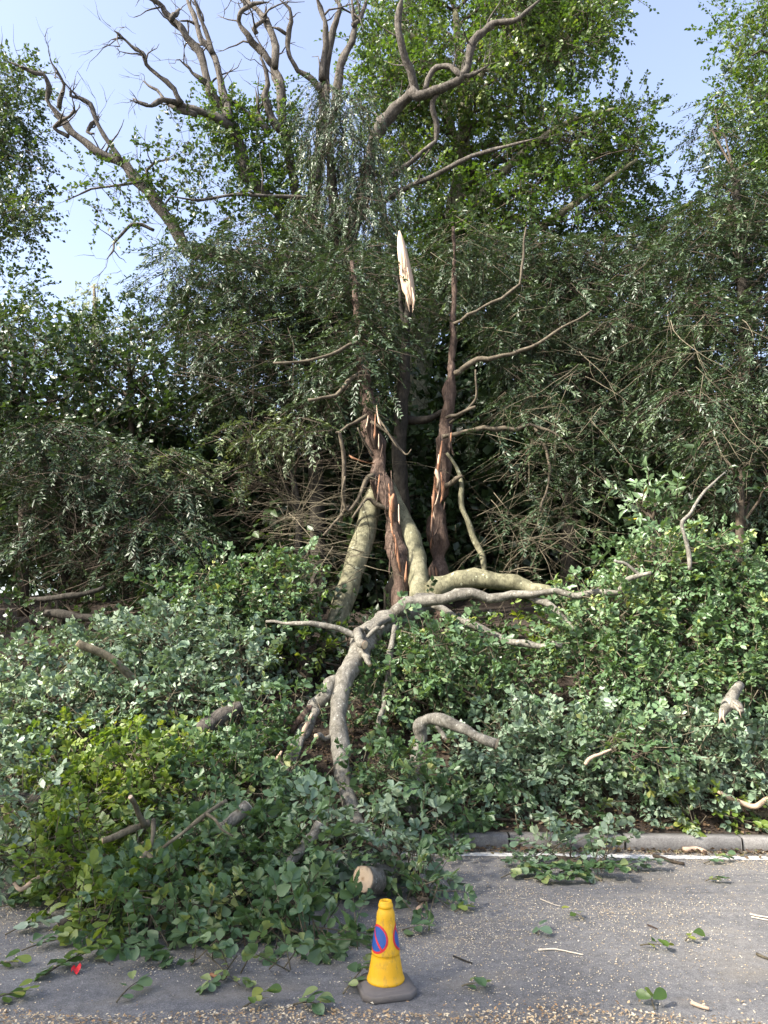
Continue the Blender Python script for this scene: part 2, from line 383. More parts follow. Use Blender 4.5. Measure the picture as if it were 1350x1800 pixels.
M['dark'] = leaf_mat('evergreen_leaf', [(0, (0.017, 0.032, 0.013)), (.5, (0.032, 0.059, 0.023)), (1, (0.058, 0.091, 0.034))], .35, .2)
M['laurel'] = leaf_mat('laurel_leaf', [(0, (0.044, 0.081, 0.035)), (.5, (0.081, 0.131, 0.062)), (.95, (0.125, 0.188, 0.094)), (1, (0.438, 0.300, 0.037))], .38, .15)
M['edge'] = leaf_mat('edge_tree_leaf', [(0, (0.023, 0.045, 0.012)), (.5, (0.047, 0.082, 0.023)), (1, (0.086, 0.117, 0.039))], .42, .3)
M['pale'] = leaf_mat('hazed_far_leaf', [(0, (0.120, 0.150, 0.098)), (.5, (0.180, 0.217, 0.143)), (1, (0.255, 0.285, 0.195))], .6, .35, (1.2, 1.2, .8))
M['litter'] = leaf_mat('dry_leaf', [(0, (0.045, 0.026, 0.015)), (.5, (0.105, 0.064, 0.034)), (.8, (0.165, 0.112, 0.060)), (1, (0.075, 0.105, 0.030))], .7, .1, (1.1, .9, .5))
M['beechbark'] = bark_mat('beech_bark', [(.075, .069, .058), (.165, .153, .128), (.25, .233, .198)], (9, 9, 6), .7, .014, ((.33, .325, .285), 48, .63), .75, 70)
M['mossbark'] = bark_mat('green_beech_bark', [(.085, .082, .05), (.15, .142, .088), (.22, .205, .135)], (3, 3, 2), .5, .012, ((.36, .36, .25), 14, .66), .8, 60)
M['oakbark'] = bark_mat('oak_bark', [(.035, .030, .026), (.088, .077, .066), (.165, .147, .125)], (10, 10, 2.2), .9, .03, None, .9, 45)
M['yewbark'] = bark_mat('yew_bark', [(.034, .023, .018), (.088, .058, .044), (.175, .128, .10)], (14, 14, 1.6), .9, .025, None, .85, 50)
M['darkbark'] = bark_mat('dark_bark', [(.018, .016, .013), (.040, .035, .028), (.065, .055, .045)], (8, 8, 2), .8, .02, None, .9)
M['twig'] = bark_mat('dead_twig', [(.07, .058, .04), (.125, .107, .072), (.18, .153, .105)], (6, 6, 3), .3, .004, None, .85, 60)
M['twigmid'] = bark_mat('grey_brown_twig', [(.05, .04, .03), (.095, .078, .055), (.14, .118, .085)], (6, 6, 3), .4, .005, None, .85, 60)
M['twigdark'] = bark_mat('brown_twig', [(.035, .027, .02), (.065, .05, .036), (.10, .08, .055)], (6, 6, 3), .3, .004, None, .85, 60)
M['cut'] = wood_mat('fresh_cut_wood', (.60, .46, .32), (.50, .36, .23))
M['split'] = wood_mat('split_wood', (.56, .42, .31), (.40, .27, .18), False)
M['orange'] = wood_mat('torn_yew_wood', (.34, .165, .085), (.17, .08, .042), False)
M['chip'] = leaf_mat('wood_chip', [(0, (.30, .18, .09)), (.4, (.52, .39, .23)), (.75, (.70, .60, .43)), (1, (.80, .74, .60))], .85, .05, (1, 1, 1), .2)
M['peeled'] = plain('peeled_wood', (.62, .54, .42), .8, .2, 20, .2)
def dirty_plastic():
    m, nt, b, out = new_mat('yellow_plastic'); p = pos(nt)
    c = mix(nt, (.66, .335, .006), (.74, .41, .012), noise(nt, 9, 5, p))
    c = mix(nt, c, (.30, .20, .06), ramp(nt, [(.54, (0, 0, 0)), (.70, (.85, .85, .85))], noise(nt, 28, 8, pos(nt, (1, 1, .5)), .75)))
    c = mix(nt, c, (.80, .62, .25), ramp(nt, [(.62, (0, 0, 0)), (.66, (.6, .6, .6))], noise(nt, 60, 6, pos(nt, (2.5, 2.5, .6)), .8)))
    nt.links.new(c, b.inputs['Base Color']); b.inputs['Roughness'].default_value = .5; b.inputs['Specular IOR Level'].default_value = .4
    bump(nt, b, noise(nt, 130, 4, p), .25, .002); return m
M['yellow'] = dirty_plastic()
M['red'] = plain('red_print', (.55, .02, .025), .4, .08)
M['blue'] = plain('blue_print', (.015, .075, .30), .4, .12)
M['rubber'] = plain('grey_rubber', (.13, .115, .105), .75, .3, 10, .3)
M['scrap'] = plain('red_plastic', (.65, .015, .02), .35)

def asphalt():
    m, nt, b, out = new_mat('asphalt'); p = pos(nt)
    vo = nt.nodes.new('ShaderNodeTexVoronoi'); vo.inputs['Scale'].default_value = 210; nt.links.new(p, vo.inputs['Vector'])
    sep = nt.nodes.new('ShaderNodeSeparateColor'); nt.links.new(vo.outputs['Color'], sep.inputs[0])
    c = ramp(nt, [(0, (.138, .134, .130)), (.55, (.186, .180, .173)), (.86, (.222, .216, .207)), (1, (.28, .272, .258))], sep.outputs[0])
    c = mix(nt, c, ramp(nt, [(.3, (.72, .72, .74)), (.7, (1.2, 1.19, 1.17))], noise(nt, .9, 5, p)), 1.0, 'MULTIPLY')
    c = mix(nt, c, ramp(nt, [(.35, (.8, .8, .8)), (.65, (1.12, 1.12, 1.12))], noise(nt, 18, 5, p)), 1.0, 'MULTIPLY')
    c = mix(nt, c, ramp(nt, [(.35, (.76, .77, .80)), (.65, (1.12, 1.11, 1.09))], noise(nt, 1.0, 6, pos(nt, (.12, 2.2, 1)), .6)), 1.0, 'MULTIPLY')
    c = mix(nt, c, (.33, .28, .20), ramp(nt, [(.52, (0, 0, 0)), (.8, (.45, .45, .45))], noise(nt, 2.2, 6, pos(nt, (.6, 1.6, 1)))))
    nt.links.new(c, b.inputs['Base Color']); b.inputs['Roughness'].default_value = .85; b.inputs['Specular IOR Level'].default_value = .3
    bump(nt, b, vo.outputs['Distance'], .5, .006); return m
def soil():
    m, nt, b, out = new_mat('soil'); p = pos(nt); n = noise(nt, 9, 8, p, .7)
    c = ramp(nt, [(.3, (.012, .008, .005)), (.5, (.030, .020, .013)), (.68, (.065, .045, .028)), (.8, (.10, .075, .048))], n)
    nt.links.new(c, b.inputs['Base Color']); b.inputs['Roughness'].default_value = .95; bump(nt, b, noise(nt, 30, 6, p), .8, .03); return m
def concrete():
    m, nt, b, out = new_mat('kerb_concrete'); p = pos(nt); n = noise(nt, 6, 8, p, .7)
    c = ramp(nt, [(.3, (.11, .105, .10)), (.55, (.185, .175, .165)), (.75, (.25, .24, .225))], n)
    oi = nt.nodes.new('ShaderNodeObjectInfo'); c = mix(nt, c, ramp(nt, [(0, (.85, .85, .85)), (1, (1.1, 1.1, 1.1))], oi.outputs['Random']), 1.0, 'MULTIPLY')
    c = mix(nt, c, ramp(nt, [(.35, (.72, .72, .7)), (.6, (1.1, 1.1, 1.1))], noise(nt, 90, 4, p)), 1.0, 'MULTIPLY')
    nt.links.new(c, b.inputs['Base Color']); b.inputs['Roughness'].default_value = .9; bump(nt, b, noise(nt, 70, 5, p), .4, .006); return m
def paint():
    m, nt, b, out = new_mat('worn_white_paint'); p = pos(nt)
    c = mix(nt, (.60, .60, .58), (.20, .20, .20), ramp(nt, [(.50, (0, 0, 0)), (.62, (1, 1, 1))], noise(nt, 26, 8, p, .75)))
    nt.links.new(c, b.inputs['Base Color']); b.inputs['Roughness'].default_value = .7; bump(nt, b, noise(nt, 120, 3, p), .4, .004); return m
M['asphalt'] = asphalt(); M['soil'] = soil(); M['concrete'] = concrete(); M['paint'] = paint()

# ------------------------------------------------------------------ setting: ground, road, kerb, line
xs = np.concatenate([[-400, -120, -50, -25], np.arange(-15, 15.1, .25), [25, 50, 120, 400]])
es = np.concatenate([[.13, .2, .3], np.arange(.4, 5, .2), np.arange(5, 15, .8), [16, 20, 30, 60, 120, 400]])
Xg, Eg = np.meshgrid(xs, es); Yg = kerb_y(Xg) + Eg; Zg = terr(Xg, Yg); nx = len(xs)
gf = [(i * nx + j, i * nx + j + 1, (i + 1) * nx + j + 1, (i + 1) * nx + j) for i in range(len(es) - 1) for j in range(nx - 1)]
link('ground', mesh_py('ground', np.stack([Xg, Yg, Zg], -1).reshape(-1, 3), gf, smooth=True), None, M['soil'], kind='structure')
rx = np.array([-400, -60, -15, -5, 0, 5, 15, 60, 400.]); ry = [-300, -40, -6, -2, 1, 3, 4.5, 5.5, 0]
RV, RF = [], []
for i, yv in enumerate(ry):
    for x in rx: RV.append((x, kerb_y(x) + .02 if i == len(ry) - 1 else min(yv, kerb_y(x) - .5 if abs(x) > 20 else yv), 0))
for i in range(len(ry) - 1):
    for j in range(len(rx) - 1): RF.append((i * 9 + j, i * 9 + j + 1, (i + 1) * 9 + j + 1, (i + 1) * 9 + j))
link('road', mesh_py('road', np.array(RV), RF), None, M['asphalt'], kind='structure')
def strip(name, x0, x1, e0, e1, z, mat, n=40):
    V, Fc = [], []
    for i in range(n + 1):
        x = x0 + (x1 - x0) * i / n
        j0, j1 = random.uniform(-.006, .006), random.uniform(-.006, .006)
        V += [(x, kerb_y(x) + e0 + j0, z), (x, kerb_y(x) + e1 + j1, z)]
        if i: Fc.append((2 * i - 2, 2 * i, 2 * i + 1, 2 * i - 1))
    return link(name, mesh_py(name, np.array(V), Fc), None, mat, kind='structure')
strip('road_marking', -9, 9, -.215, -.12, .004, M['paint'], 160)
# kerb stones, each its own piece with a rounded front edge
kerb = link('kerb', None, kind='structure'); kerb.location = (0, 0, 0)
prof = [(0, -.05), (.0, .06), (.003, .099), (.009, .1065), (.05, .108), (.125, .108), (.125, -.05)]
kl = .915; KV, KF = [], []
for s, x in enumerate((0.007, .018, kl - .018, kl - .007)):
    sh = .004 if s in (0, 3) else 0
    for (a, z) in prof: KV.append((x, a + (sh if a < .1 else -sh), z - (sh if z > 0 else 0)))
for s in range(3):
    for j in range(7): k = (j + 1) % 7; KF.append((s * 7 + j, s * 7 + k, s * 7 + 7 + k, s * 7 + 7 + j))
KF += [tuple(range(7)), tuple(range(21, 28))[::-1]]
kme = mesh_py('kerb_stone', np.array(KV), KF); kme.materials.append(M['concrete'])
ka = math.atan(KERB_A)
for i in range(-11, 11):
    x = 1.92 + i * kl * math.cos(ka)
    o = link('kerb_stone', kme, kerb); o.location = (x, kerb_y(x) + random.uniform(-.004, .004), random.uniform(-.004, .004))
    o.rotation_euler = (random.uniform(-.01, .01), random.uniform(-.003, .003), ka + random.uniform(-.004, .004))

# sawdust and chips on the road, dry leaves on the verge
def scatter_chips():
    n = 240000
    x = rng.uniform(-5, 5, n); y = rng.uniform(2.6, 6.33, n); y = np.minimum(y, kerb_y(x) - .01)
    q = np.stack([x, y, x * 0], -1)
    dn = .08 + .16 * np.clip(wob(q, 1.6) + .1, 0, 2) + .16 * np.clip(wob(q * np.array([.6, 1.7, 1]) + 5, 1.2), 0, 1.5) * (wob(q, 5) + .6)
    strip_y = 3.64 + .05 * wob(q, 1.5) - .035 * np.clip(x, -1, 2)
    dn = np.where(y < strip_y, 1.5, dn); dn = np.where((y < strip_y + .5) & (x < .3) & (y > strip_y), dn * .25, dn)
    def blob(px, py, rx, ry, a):
        c = G(px, py); return a * np.exp(-((x - c[0]) / rx) ** 2 - ((y - c[1]) / ry) ** 2)
    dn += blob(760, 1650, .35, .22, 1.0) + blob(1100, 1600, .55, .12, .5) + blob(1310, 1510, .5, .3, .9) + blob(40, 1590, .5, .3, .9) + blob(880, 1620, .5, .2, .3)
    dn += blob(330, 1700, .5, .12, .4) + np.exp(-((kerb_y(x) - y - .06) / .05) ** 2) * .5
    keep = rng.uniform(size=n) < dn * 1.15; x, y = x[keep], y[keep]; n = len(x)
    big = (y < 3.72) & (rng.uniform(size=n) < .5)
    s = np.where(big, rng.uniform(.009, .024, n), rng.uniform(.0045, .0110, n) * rng.uniform(.8, 1.3, n))
    a = rng.uniform(0, 6.28, n); D = np.stack([np.cos(a), np.sin(a), rng.normal(size=n) * .25], -1)
    N = np.stack([rng.normal(size=n) * .4, rng.normal(size=n) * .4, np.ones(n)], -1)
    X = np.stack([x, y, rng.uniform(.004, .008, n) + big * .006], -1)
    t = np.where(y < 3.75, rng.uniform(0, .75, n), rng.uniform(.3, .92, n))
    me = leaf_mesh('sawdust', X, D, N, s, (T_FAR[0] * np.array([1, .75, 1]), T_FAR[1]), t)
    link('sawdust', me, None, M['chip'], kind='stuff', label='pale sawdust and wood chips strewn over the tarmac', category='sawdust')
scatter_chips()
def scatter_litter():
    n = 16000; x = rng.uniform(-6, 6, n); e = np.abs(rng.normal(size=n)) * 1.1 + .14; y = kerb_y(x) + e
    n2 = 1400; x2 = rng.uniform(-4, 4.5, n2); y2 = kerb_y(x2) - np.abs(rng.normal(size=n2)) * .07 - .01
    x = np.concatenate([x, x2]); y = np.concatenate([y, y2]); n += n2
    z = np.where(y > kerb_y(x), terr(x, y), .004) + rng.uniform(.005, .03, n)
    a = rng.uniform(0, 6.28, n)
    me = leaf_mesh('leaf_litter', np.stack([x, y, z], -1), np.stack([np.cos(a), np.sin(a), rng.normal(size=n) * .2], -1),
                   np.stack([rng.normal(size=n) * .5, rng.normal(size=n) * .5, np.ones(n)], -1), rng.uniform(.015, .055, n), T_FAR, rng.uniform(0, 1, n))
    link('leaf_litter', me, None, M['litter'], kind='stuff', label='brown dry leaves on the verge and in the gutter', category='leaf litter')
scatter_litter()

# ------------------------------------------------------------------ standing trees
def base(px, py, d):                                    # foot on the bank below a pixel column
    p = P(px, py, d); return np.array([p[0], p[1], float(terr(p[0], p[1])) - .05])

# oak with dead, bare limbs
ob = base(600, 1000, 14.5)
oak = thing('oak_tree', 'tall old oak with bare twisted dead limbs against the sky', 'tree', ob)
trunk = np.array([[*ob, .62], [*P(600, 850, 14.5), .5], [*P(598, 650, 14.4), .44], [*P(590, 520, 14.2), .42], [*P(575, 440, 14), .36]])
add_tube('trunk', oak, trunk, M['oakbark'], 14, 5, .1)
LIMBS = [
 ([(575,470,20),(470,470,20),(390,455,18),(340,440,17),(300,385,16),(262,335,14),(232,315,14),(195,285,13),(160,255,11),(125,232,10),(104,205,9),(85,175,8),(86,150,7),(75,130,6),(50,122,6),(20,110,5)],14,12.5),
 ([(104,190,6),(110,165,5),(112,148,4.5),(100,125,4),(88,106,3)],12.6,12.2),
 ([(215,287,7),(190,250,6.5),(170,215,6),(158,185,5.5),(140,172,5),(125,168,4.5),(124,155,3)],12.8,12.4),
 ([(165,235,4),(153,232,5),(168,216,5),(174,202,3)],12.7,12.9),
 ([(120,240,5),(98,232,5),(93,225,4.5),(108,212,4.5),(122,205,4),(132,195,4),(128,187,3)],12.6,12.3),
 ([(575,470,22),(530,440,20),(490,390,17),(460,340,16),(440,290,15),(420,240,14),(400,212,13),(380,190,13),(368,150,12),(352,95,11),(325,60,10),(300,35,9),(288,10,8),(275,2,7),(250,-8,6)],14,12.8),
 ([(362,145,7),(340,130,6),(330,118,5),(316,106,3.5)],13.0,12.8),
 ([(300,35,6),(312,28,5.5),(315,15,5)],12.9,13.1),
 ([(400,212,9),(398,180,9),(385,140,9),(370,90,8),(355,60,7),(335,15,6),(325,-12,5)],13.1,13.6),
 ([(374,95,6),(362,50,6),(350,15,5),(340,-8,4)],13.3,13.0),
 ([(352,48,4),(330,38,4),(316,37,3)],13.5,13.3),
 ([(408,225,10),(370,205,9),(340,192,9),(310,180,8),(280,181,7),(255,183,5),(228,175,2.5)],13.2,12.2),
 ([(318,182,8),(305,155,7),(280,135,6),(258,115,6),(250,95,5),(230,80,5),(215,68,4.5),(195,70,3)],12.6,12.0),
 ([(216,68,4),(208,60,3.5),(201,54,2.5)],12.1,12.0),
 ([(345,202,6),(310,196,6),(290,180,5),(275,158,4),(262,150,3.5),(250,141,2.5)],12.8,12.9),
 ([(560,480,14),(540,430,12),(525,380,11),(515,310,11),(500,245,11),(493,205,11),(492,150,11),(484,115,11),(465,95,10),(440,75,8),(428,55,8),(420,35,7),(425,20,7),(445,8,6),(470,4,5)],14,13),
 ([(497,235,9),(475,195,9),(464,172,9),(470,148,8),(466,120,7),(458,100,7)],13.5,13.0),
 ([(484,118,9),(478,75,9),(466,42,8),(450,18,8),(430,2,8),(415,-8,7)],13.1,13.6),
 ([(452,60,6),(450,46,6),(464,28,5),(468,8,4)],13.2,13.0),
 ([(470,230,7),(458,205,6),(455,180,5),(449,155,3)],13.4,13.3),
 ([(470,225,5),(440,200,4),(415,182,4),(400,172,3)],13.4,13.1),
 ([(565,160,9),(545,140,9),(520,125,8),(508,100,7),(505,75,6),(512,40,6),(508,15,5),(490,-2,4)],13.6,13.0),
 ([(503,60,4),(490,52,4),(475,47,3)],13.1,13.0),
 ([(575,460,17),(562,380,15),(558,300,14),(560,220,14),(566,150,13),(576,90,11),(590,45,9),(597,12,8),(584,-6,7)],14,13.6),
 ([(566,140,8),(574,80,8),(570,40,7),(562,12,7),(556,-6,6)],13.6,13.2),
 ([(575,230,11),(590,165,11),(605,110,9),(620,70,8),(622,30,7),(617,-6,6)],13.8,13.3),
 ([(621,45,6),(635,25,5),(643,5,4),(646,-8,4)],13.4,13.6),
 ([(600,500,18),(630,380,16),(645,290,14),(655,250,14),(672,220,14),(692,193,14),(715,172,13),(728,152,13),(722,122,12),(708,95,11),(700,60,10),(705,20,10),(708,-8,9)],14,12.2),
 ([(722,158,10),(750,160,10),(775,155,10),(800,145,9),(815,125,9),(820,100,9),(830,72,9),(850,55,9),(875,42,8),(905,35,7),(925,20,6),(955,-5,5)],12.5,11.6),
 ([(748,157,7),(754,137,7),(768,120,7),(790,120,7),(805,130,7),(835,125,6),(862,113,3)],12.4,12.0),
 ([(770,160,7),(762,195,7),(767,225,6.5),(768,248,6.5),(735,275,7),(705,295,8),(660,330,9)],12.4,13.2),
 ([(660,360,6),(700,335,6),(760,310,6),(830,275,5.5),(890,258,5),(945,243,3.5)],13,11.6),
 ([(560,350,5),(500,345,4.5),(420,340,4),(350,352,3.5),(300,345,2.5)],13.2,12.2),
 ([(270,405,3.5),(250,395,4),(232,395,4),(215,412,3.5),(200,428,3),(197,442,3),(187,456,2)],12.9,12.6),
 ([(250,320,3),(210,325,3),(160,331,2.5),(130,345,2),(108,356,1.5)],12.9,12.5),
 ([(262,335,4),(258,300,3.5),(270,285,3),(300,280,2)],12.8,12.5),
]
SPUR = []
for rows, a, b in LIMBS:
    q = px_limb(rows, a, b); q[:, 3] *= np.linspace(.78, .56, len(q)); q[-1, 3] *= .4
    add_tube('limb', oak, q, M['oakbark'], 10, 4, .18, 0, ang=.55, lin=True)
    for k in range(random.randint(2, 4)):               # forked twigs at the tip
        e = q[-1 - (k > 1)][:3]; dv = norm(norm(q[-1][:3] - q[-2][:3]) + rng.normal(size=3) * .55); w = wander(e, dv, random.uniform(.3, .9), q[-1][3] * .6, 6, .22, .03); SPUR.append(w)
        SPUR.append(wander(w[3][:3], dv + rng.normal(size=3) * .6, .35, .006, 4, .25, .03))
    qs = spline(q, 6)
    for k in range(int(len(rows) * .6)):               # dead spurs and twiglets
        j = random.randint(len(qs) // 4, len(qs) - 2); dv = norm(qs[j + 1][:3] - qs[j][:3])
        sd = norm(dv * .7 + rng.normal(size=3) * .8 + np.array([0, 0, .25])); ln = random.uniform(.2, 1.0)
        w = wander(qs[j][:3], sd, ln, min(.014 + ln * .012, qs[j][3] * .6), 5, .3, .05); SPUR.append(w)
        for m in range(random.randint(0, 2)): SPUR.append(wander(w[random.randint(1, 4)][:3], sd + rng.normal(size=3) * .7, ln * .5, .006, 4, .3, .05))
SV, SF = many_tubes(SPUR, 5, 1)
link('dead_twigs', mesh_py('dead_twigs', sub(oak, SV), SF, smooth=True), oak, M['oakbark'], kind='stuff')
oakl = [(P(x, y, d), np.array([r, r * .9, r * .75]) * MPP(x, y, d), 1.0) for x, y, d, r in
        [(165,320,12.6,30),(195,335,12.6,26),(175,360,12.5,24),(215,300,12.7,24),(240,270,12.7,30),(275,255,12.6,26),(285,315,12.6,24),(300,290,12.7,20),
         (255,355,12.8,24),(320,330,12.8,26),(335,300,12.9,30),(350,260,13,34),(370,235,13,30),(320,215,12.9,18),(355,345,13,34),(400,300,13,30),(420,360,13,34),
         (290,400,12.9,30),(310,370,12.9,22),(265,420,12.8,22),(470,250,13.3,26),(500,290,13.3,30),(520,330,13.5,30),(440,400,13.3,40),(390,400,13.1,34),(250,380,12.8,16)]]
foliage(oak, oakl, 'far', 12, M['edge'], scale=1.0, rmin=.3, twig_mat=M['twigdark'])
ivy = []
for rows, a, b in (LIMBS[5], LIMBS[15]):
    L3 = spline(px_limb(rows, a, b), 3)
    for q in L3[3:(22 if rows is LIMBS[5][0] else 17)]: ivy.append((q[:3], np.array([1, 1, 1.2]) * (q[3] + .14), 1.2))
foliage(oak, ivy, 'far', 26, M['crown'], name='ivy', scale=.75, rmin=.55)

# broad-leaved tree with the bright crown, right of the oak
bb = base(725, 1000, 16)
bt = thing('beech_tree', 'tall leafy tree with bright green crown right of the dead oak limbs', 'tree', bb)
spine = np.array([[*bb, .5], [*P(720, 800, 16), .42], [*P(728, 660, 16), .38], [*P(750, 560, 16), .3], [*P(785, 430, 16), .24], [*P(810, 300, 16), .18], [*P(815, 180, 16), .13], [*P(800, 20, 16), .08]])
add_tube('trunk', bt, spine, M['mossbark'], 14, 5, .06)
for rows in ([(790,420,12),(860,330,9),(930,260,7),(1010,210,5),(1090,190,3)], [(760,560,12),(850,470,10),(950,400,7),(1050,330,5),(1120,280,3)],
             [(810,280,8),(770,160,7),(745,90,6),(700,40,4)], [(812,220,8),(850,120,6),(900,40,5),(960,-20,3)], [(740,600,10),(700,480,8),(680,400,6),(665,330,4)]):
    add_tube('limb', bt, px_limb(rows, 15.8, 14.8), M['mossbark'], 8, 4, .06, .2)
cl = poly_lobes([(690,-30),(1050,-40),(1075,40),(1065,85),(985,105),(955,160),(930,190),(985,215),(1060,185),(1135,195),(1140,300),(1110,350),(1020,390),(930,430),(830,470),(740,480),(690,420),(675,340),(655,180),(668,120)],
                78, 52, (14.3, 17.2), 1.2, .7, mind=.6)
cl += poly_lobes([(880,-20),(1050,-20),(1070,50),(1085,80),(1010,100),(900,60)], 12, 36, (14, 16), 1.2, .6)
cl += poly_lobes([(1080,190),(1130,190),(1135,320),(1080,320)], 9, 30, (14.5, 16.5), 1.2, .7)
cl += poly_lobes([(560,480),(690,430),(830,470),(960,440),(1060,420),(1100,520),(960,620),(760,640),(640,600)], 26, 48, (15.5, 18), 1.2, .7)
foliage(bt, cl, 'far', 13.5, M['crown'], name='crown', scale=1.08, rmin=.35, twig_mat=M['twigdark'], twig_r=.005)
auto_branches(bt, cl, spine, M['twigdark'], .05, 2)

# narrow yew spire hanging in front of the oak
def yew(label, trunk_rows, d, lobes, dens, kind='yew', mat='yew', barkm='darkbark', name='yew_tree', scale=1.0, rmin=.45, every=2, br=.022, twigm='twigdark', cat='yew'):
    b0 = base(trunk_rows[0][0], trunk_rows[0][1], d)
    t = thing(name, label, cat, b0)
    rows = px_limb(trunk_rows, d, d); sp = np.vstack([[*b0, rows[0][3] * 1.15], rows])
    add_tube('trunk', t, sp, M[barkm], 10, 4, .12, .2)
    foliage(t, lobes, kind, dens, M[mat], name='foliage', rmin=rmin, scale=scale, twig_mat=M[twigm])
    auto_branches(t, lobes, sp, M[twigm], br, every)
    return t
lob = poly_lobes([(560,150),(590,145),(625,200),(640,300),(650,400),(690,470),(560,480),(530,400),(545,300),(540,200)], 34, 34, (12.2, 13), 1.1, 1.2)
lob += poly_lobes([(635,260),(700,300),(700,400),(650,420)], 8, 30, (12.2, 12.8), 1, 1.1)
yew('slim yew spire with hanging dark sprays among the oak limbs', [(600,1000,16),(598,700,14),(590,420,10),(578,250,7),(572,150,3)], 12.8, lob, 14, 'weep')
lob = poly_lobes([(290,440),(360,420),(470,395),(560,420),(680,450),(690,560),(640,690),(560,740),(470,730),(400,700),(330,640),(300,560),(320,520)], 74, 62, (10.2, 12), 1.1, .34)
yew('big yew with grey-green drooping sprays left of the broken stems', [(560,1000,14),(555,800,13),(540,600,10),(500,450,6)], 11.6, lob, 23)
lob = poly_lobes([(370,770),(430,720),(540,730),(560,770),(470,790)], 12, 38, (9.2, 9.6), 1, .3)
lob += poly_lobes([(300,800),(345,790),(350,850),(310,860)], 3, 24, (9.2, 9.4), 1, .8)
lob += poly_lobes([(385,820),(470,810),(480,840),(390,850)], 4, 26, (9.4, 9.8), 1, .5)
yew('yew bough coloured as if lit, with paler green tips in the dark hollow', [(520,1020,6),(525,900,6),(500,800,5),(470,760,3)], 10, lob, 18, 'yew', 'yewlit', scale=.9)
lob = poly_lobes([(20,770),(120,745),(240,790),(290,800),(330,900),(340,990),(230,1020),(160,970),(20,980)], 48, 58, (8.9, 10), 1.1, .33, holes=[(60,880,34),(240,885,24)])
lob += poly_lobes([(190,880),(300,900),(340,960),(250,985)], 8, 46, (8.6, 9), 1, .33)
yew('low spreading grey-green yew at the left behind the heap', [(110,1080,12),(120,980,11),(130,880,8),(150,800,5)], 9.8, lob, 26, every=1, br=.03, name='yew_shrub')
# right-hand yew mass
lob = poly_lobes([(830,440),(960,430),(1100,430),(1190,400),(1200,560),(1190,720),(1120,840),(1000,800),(900,700),(850,600)], 74, 68, (10.6, 13), 1.1, .36)
lob += poly_lobes([(850,450),(1000,420),(1000,520),(860,560)], 8, 58, (12, 13.5), 1, .4)
yew('dark yew mass between the broken stem and the right-hand edge trees', [(1000,1050,18),(1010,850,16),(1030,650,12),(1060,450,6)], 12.4, lob, 17, br=.028)
lob = poly_lobes([(1200,370),(1350,330),(1420,420),(1420,900),(1300,920),(1200,860),(1180,700),(1190,500)], 64, 66, (9, 10.8), 1.1, .38)
lob += poly_lobes([(1240,190),(1270,170),(1300,300),(1310,400),(1250,420)], 12, 38, (10, 10.8), 1, .5)
yew('tall dark yew with twiggy grey sprays at the right edge', [(1300,1050,16),(1305,800,15),(1310,560,12),(1290,300,6)], 10.2, lob, 17, br=.026)
# edge trees
bL = base(-160, 1000, 14.5)
et = thing('leafy_tree', 'dark leafy tree overhanging the left edge of the sky', 'tree', bL)
spL = np.array([[*bL, .3], [*P(-150, 700, 14.5), .26], [*P(-120, 400, 14.5), .18], [*P(-60, 200, 14.5), .1]])
add_tube('trunk', et, spL, M['oakbark'], 10, 4, .1)
lob = poly_lobes([(-120,110),(10,95),(45,150),(65,240),(30,300),(80,410),(50,440),(-20,440),(-120,450)], 52, 36, (13.6, 15.2), 1.1, .6)
lob += poly_lobes([(-120,470),(20,480),(80,560),(-10,620),(-120,620)], 14, 40, (13.6, 15), 1.1, .6)
foliage(et, lob, 'far', 17, M['edge'], name='crown', scale=.95, rmin=.35, twig_mat=M['twigdark']); auto_branches(et, lob, spL, M['twigdark'], .03, 2)
bR = base(1480, 1000, 15)
rt = thing('leafy_tree', 'bright leafy tree rising along the right edge of the sky', 'tree', bR)
spR = np.array([[*bR, .4], [*P(1470, 700, 15), .34], [*P(1430, 400, 15), .22], [*P(1380, 100, 15), .1]])
add_tube('trunk', rt, spR, M['oakbark'], 10, 4, .1)
lob = poly_lobes([(1310,20),(1430,-30),(1470,200),(1450,420),(1270,440),(1260,330),(1275,230),(1300,190),(1295,100)], 46, 46, (13.8, 16), 1.1, .65)
lob += poly_lobes([(1040,400),(1200,360),(1230,460),(1100,480)], 10, 40, (15, 17), 1.1, .7)
foliage(rt, lob, 'far', 14, M['crown'], name='crown', rmin=.35, twig_mat=M['twigdark']); auto_branches(rt, lob, spR, M['twigdark'], .045, 2)
# far poplar; distance haze is put into its pale leaf colour
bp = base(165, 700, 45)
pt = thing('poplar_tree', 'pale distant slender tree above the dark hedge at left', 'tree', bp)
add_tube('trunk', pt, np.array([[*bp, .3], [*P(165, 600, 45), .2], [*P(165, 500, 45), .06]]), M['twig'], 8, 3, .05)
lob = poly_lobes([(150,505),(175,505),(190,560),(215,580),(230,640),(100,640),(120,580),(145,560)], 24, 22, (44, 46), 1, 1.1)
foliage(pt, lob, 'coarse', 1.6, M['pale'], name='crown', rmin=.2, scale=1.3, twig_mat=M['twig'], twig_r=.012)

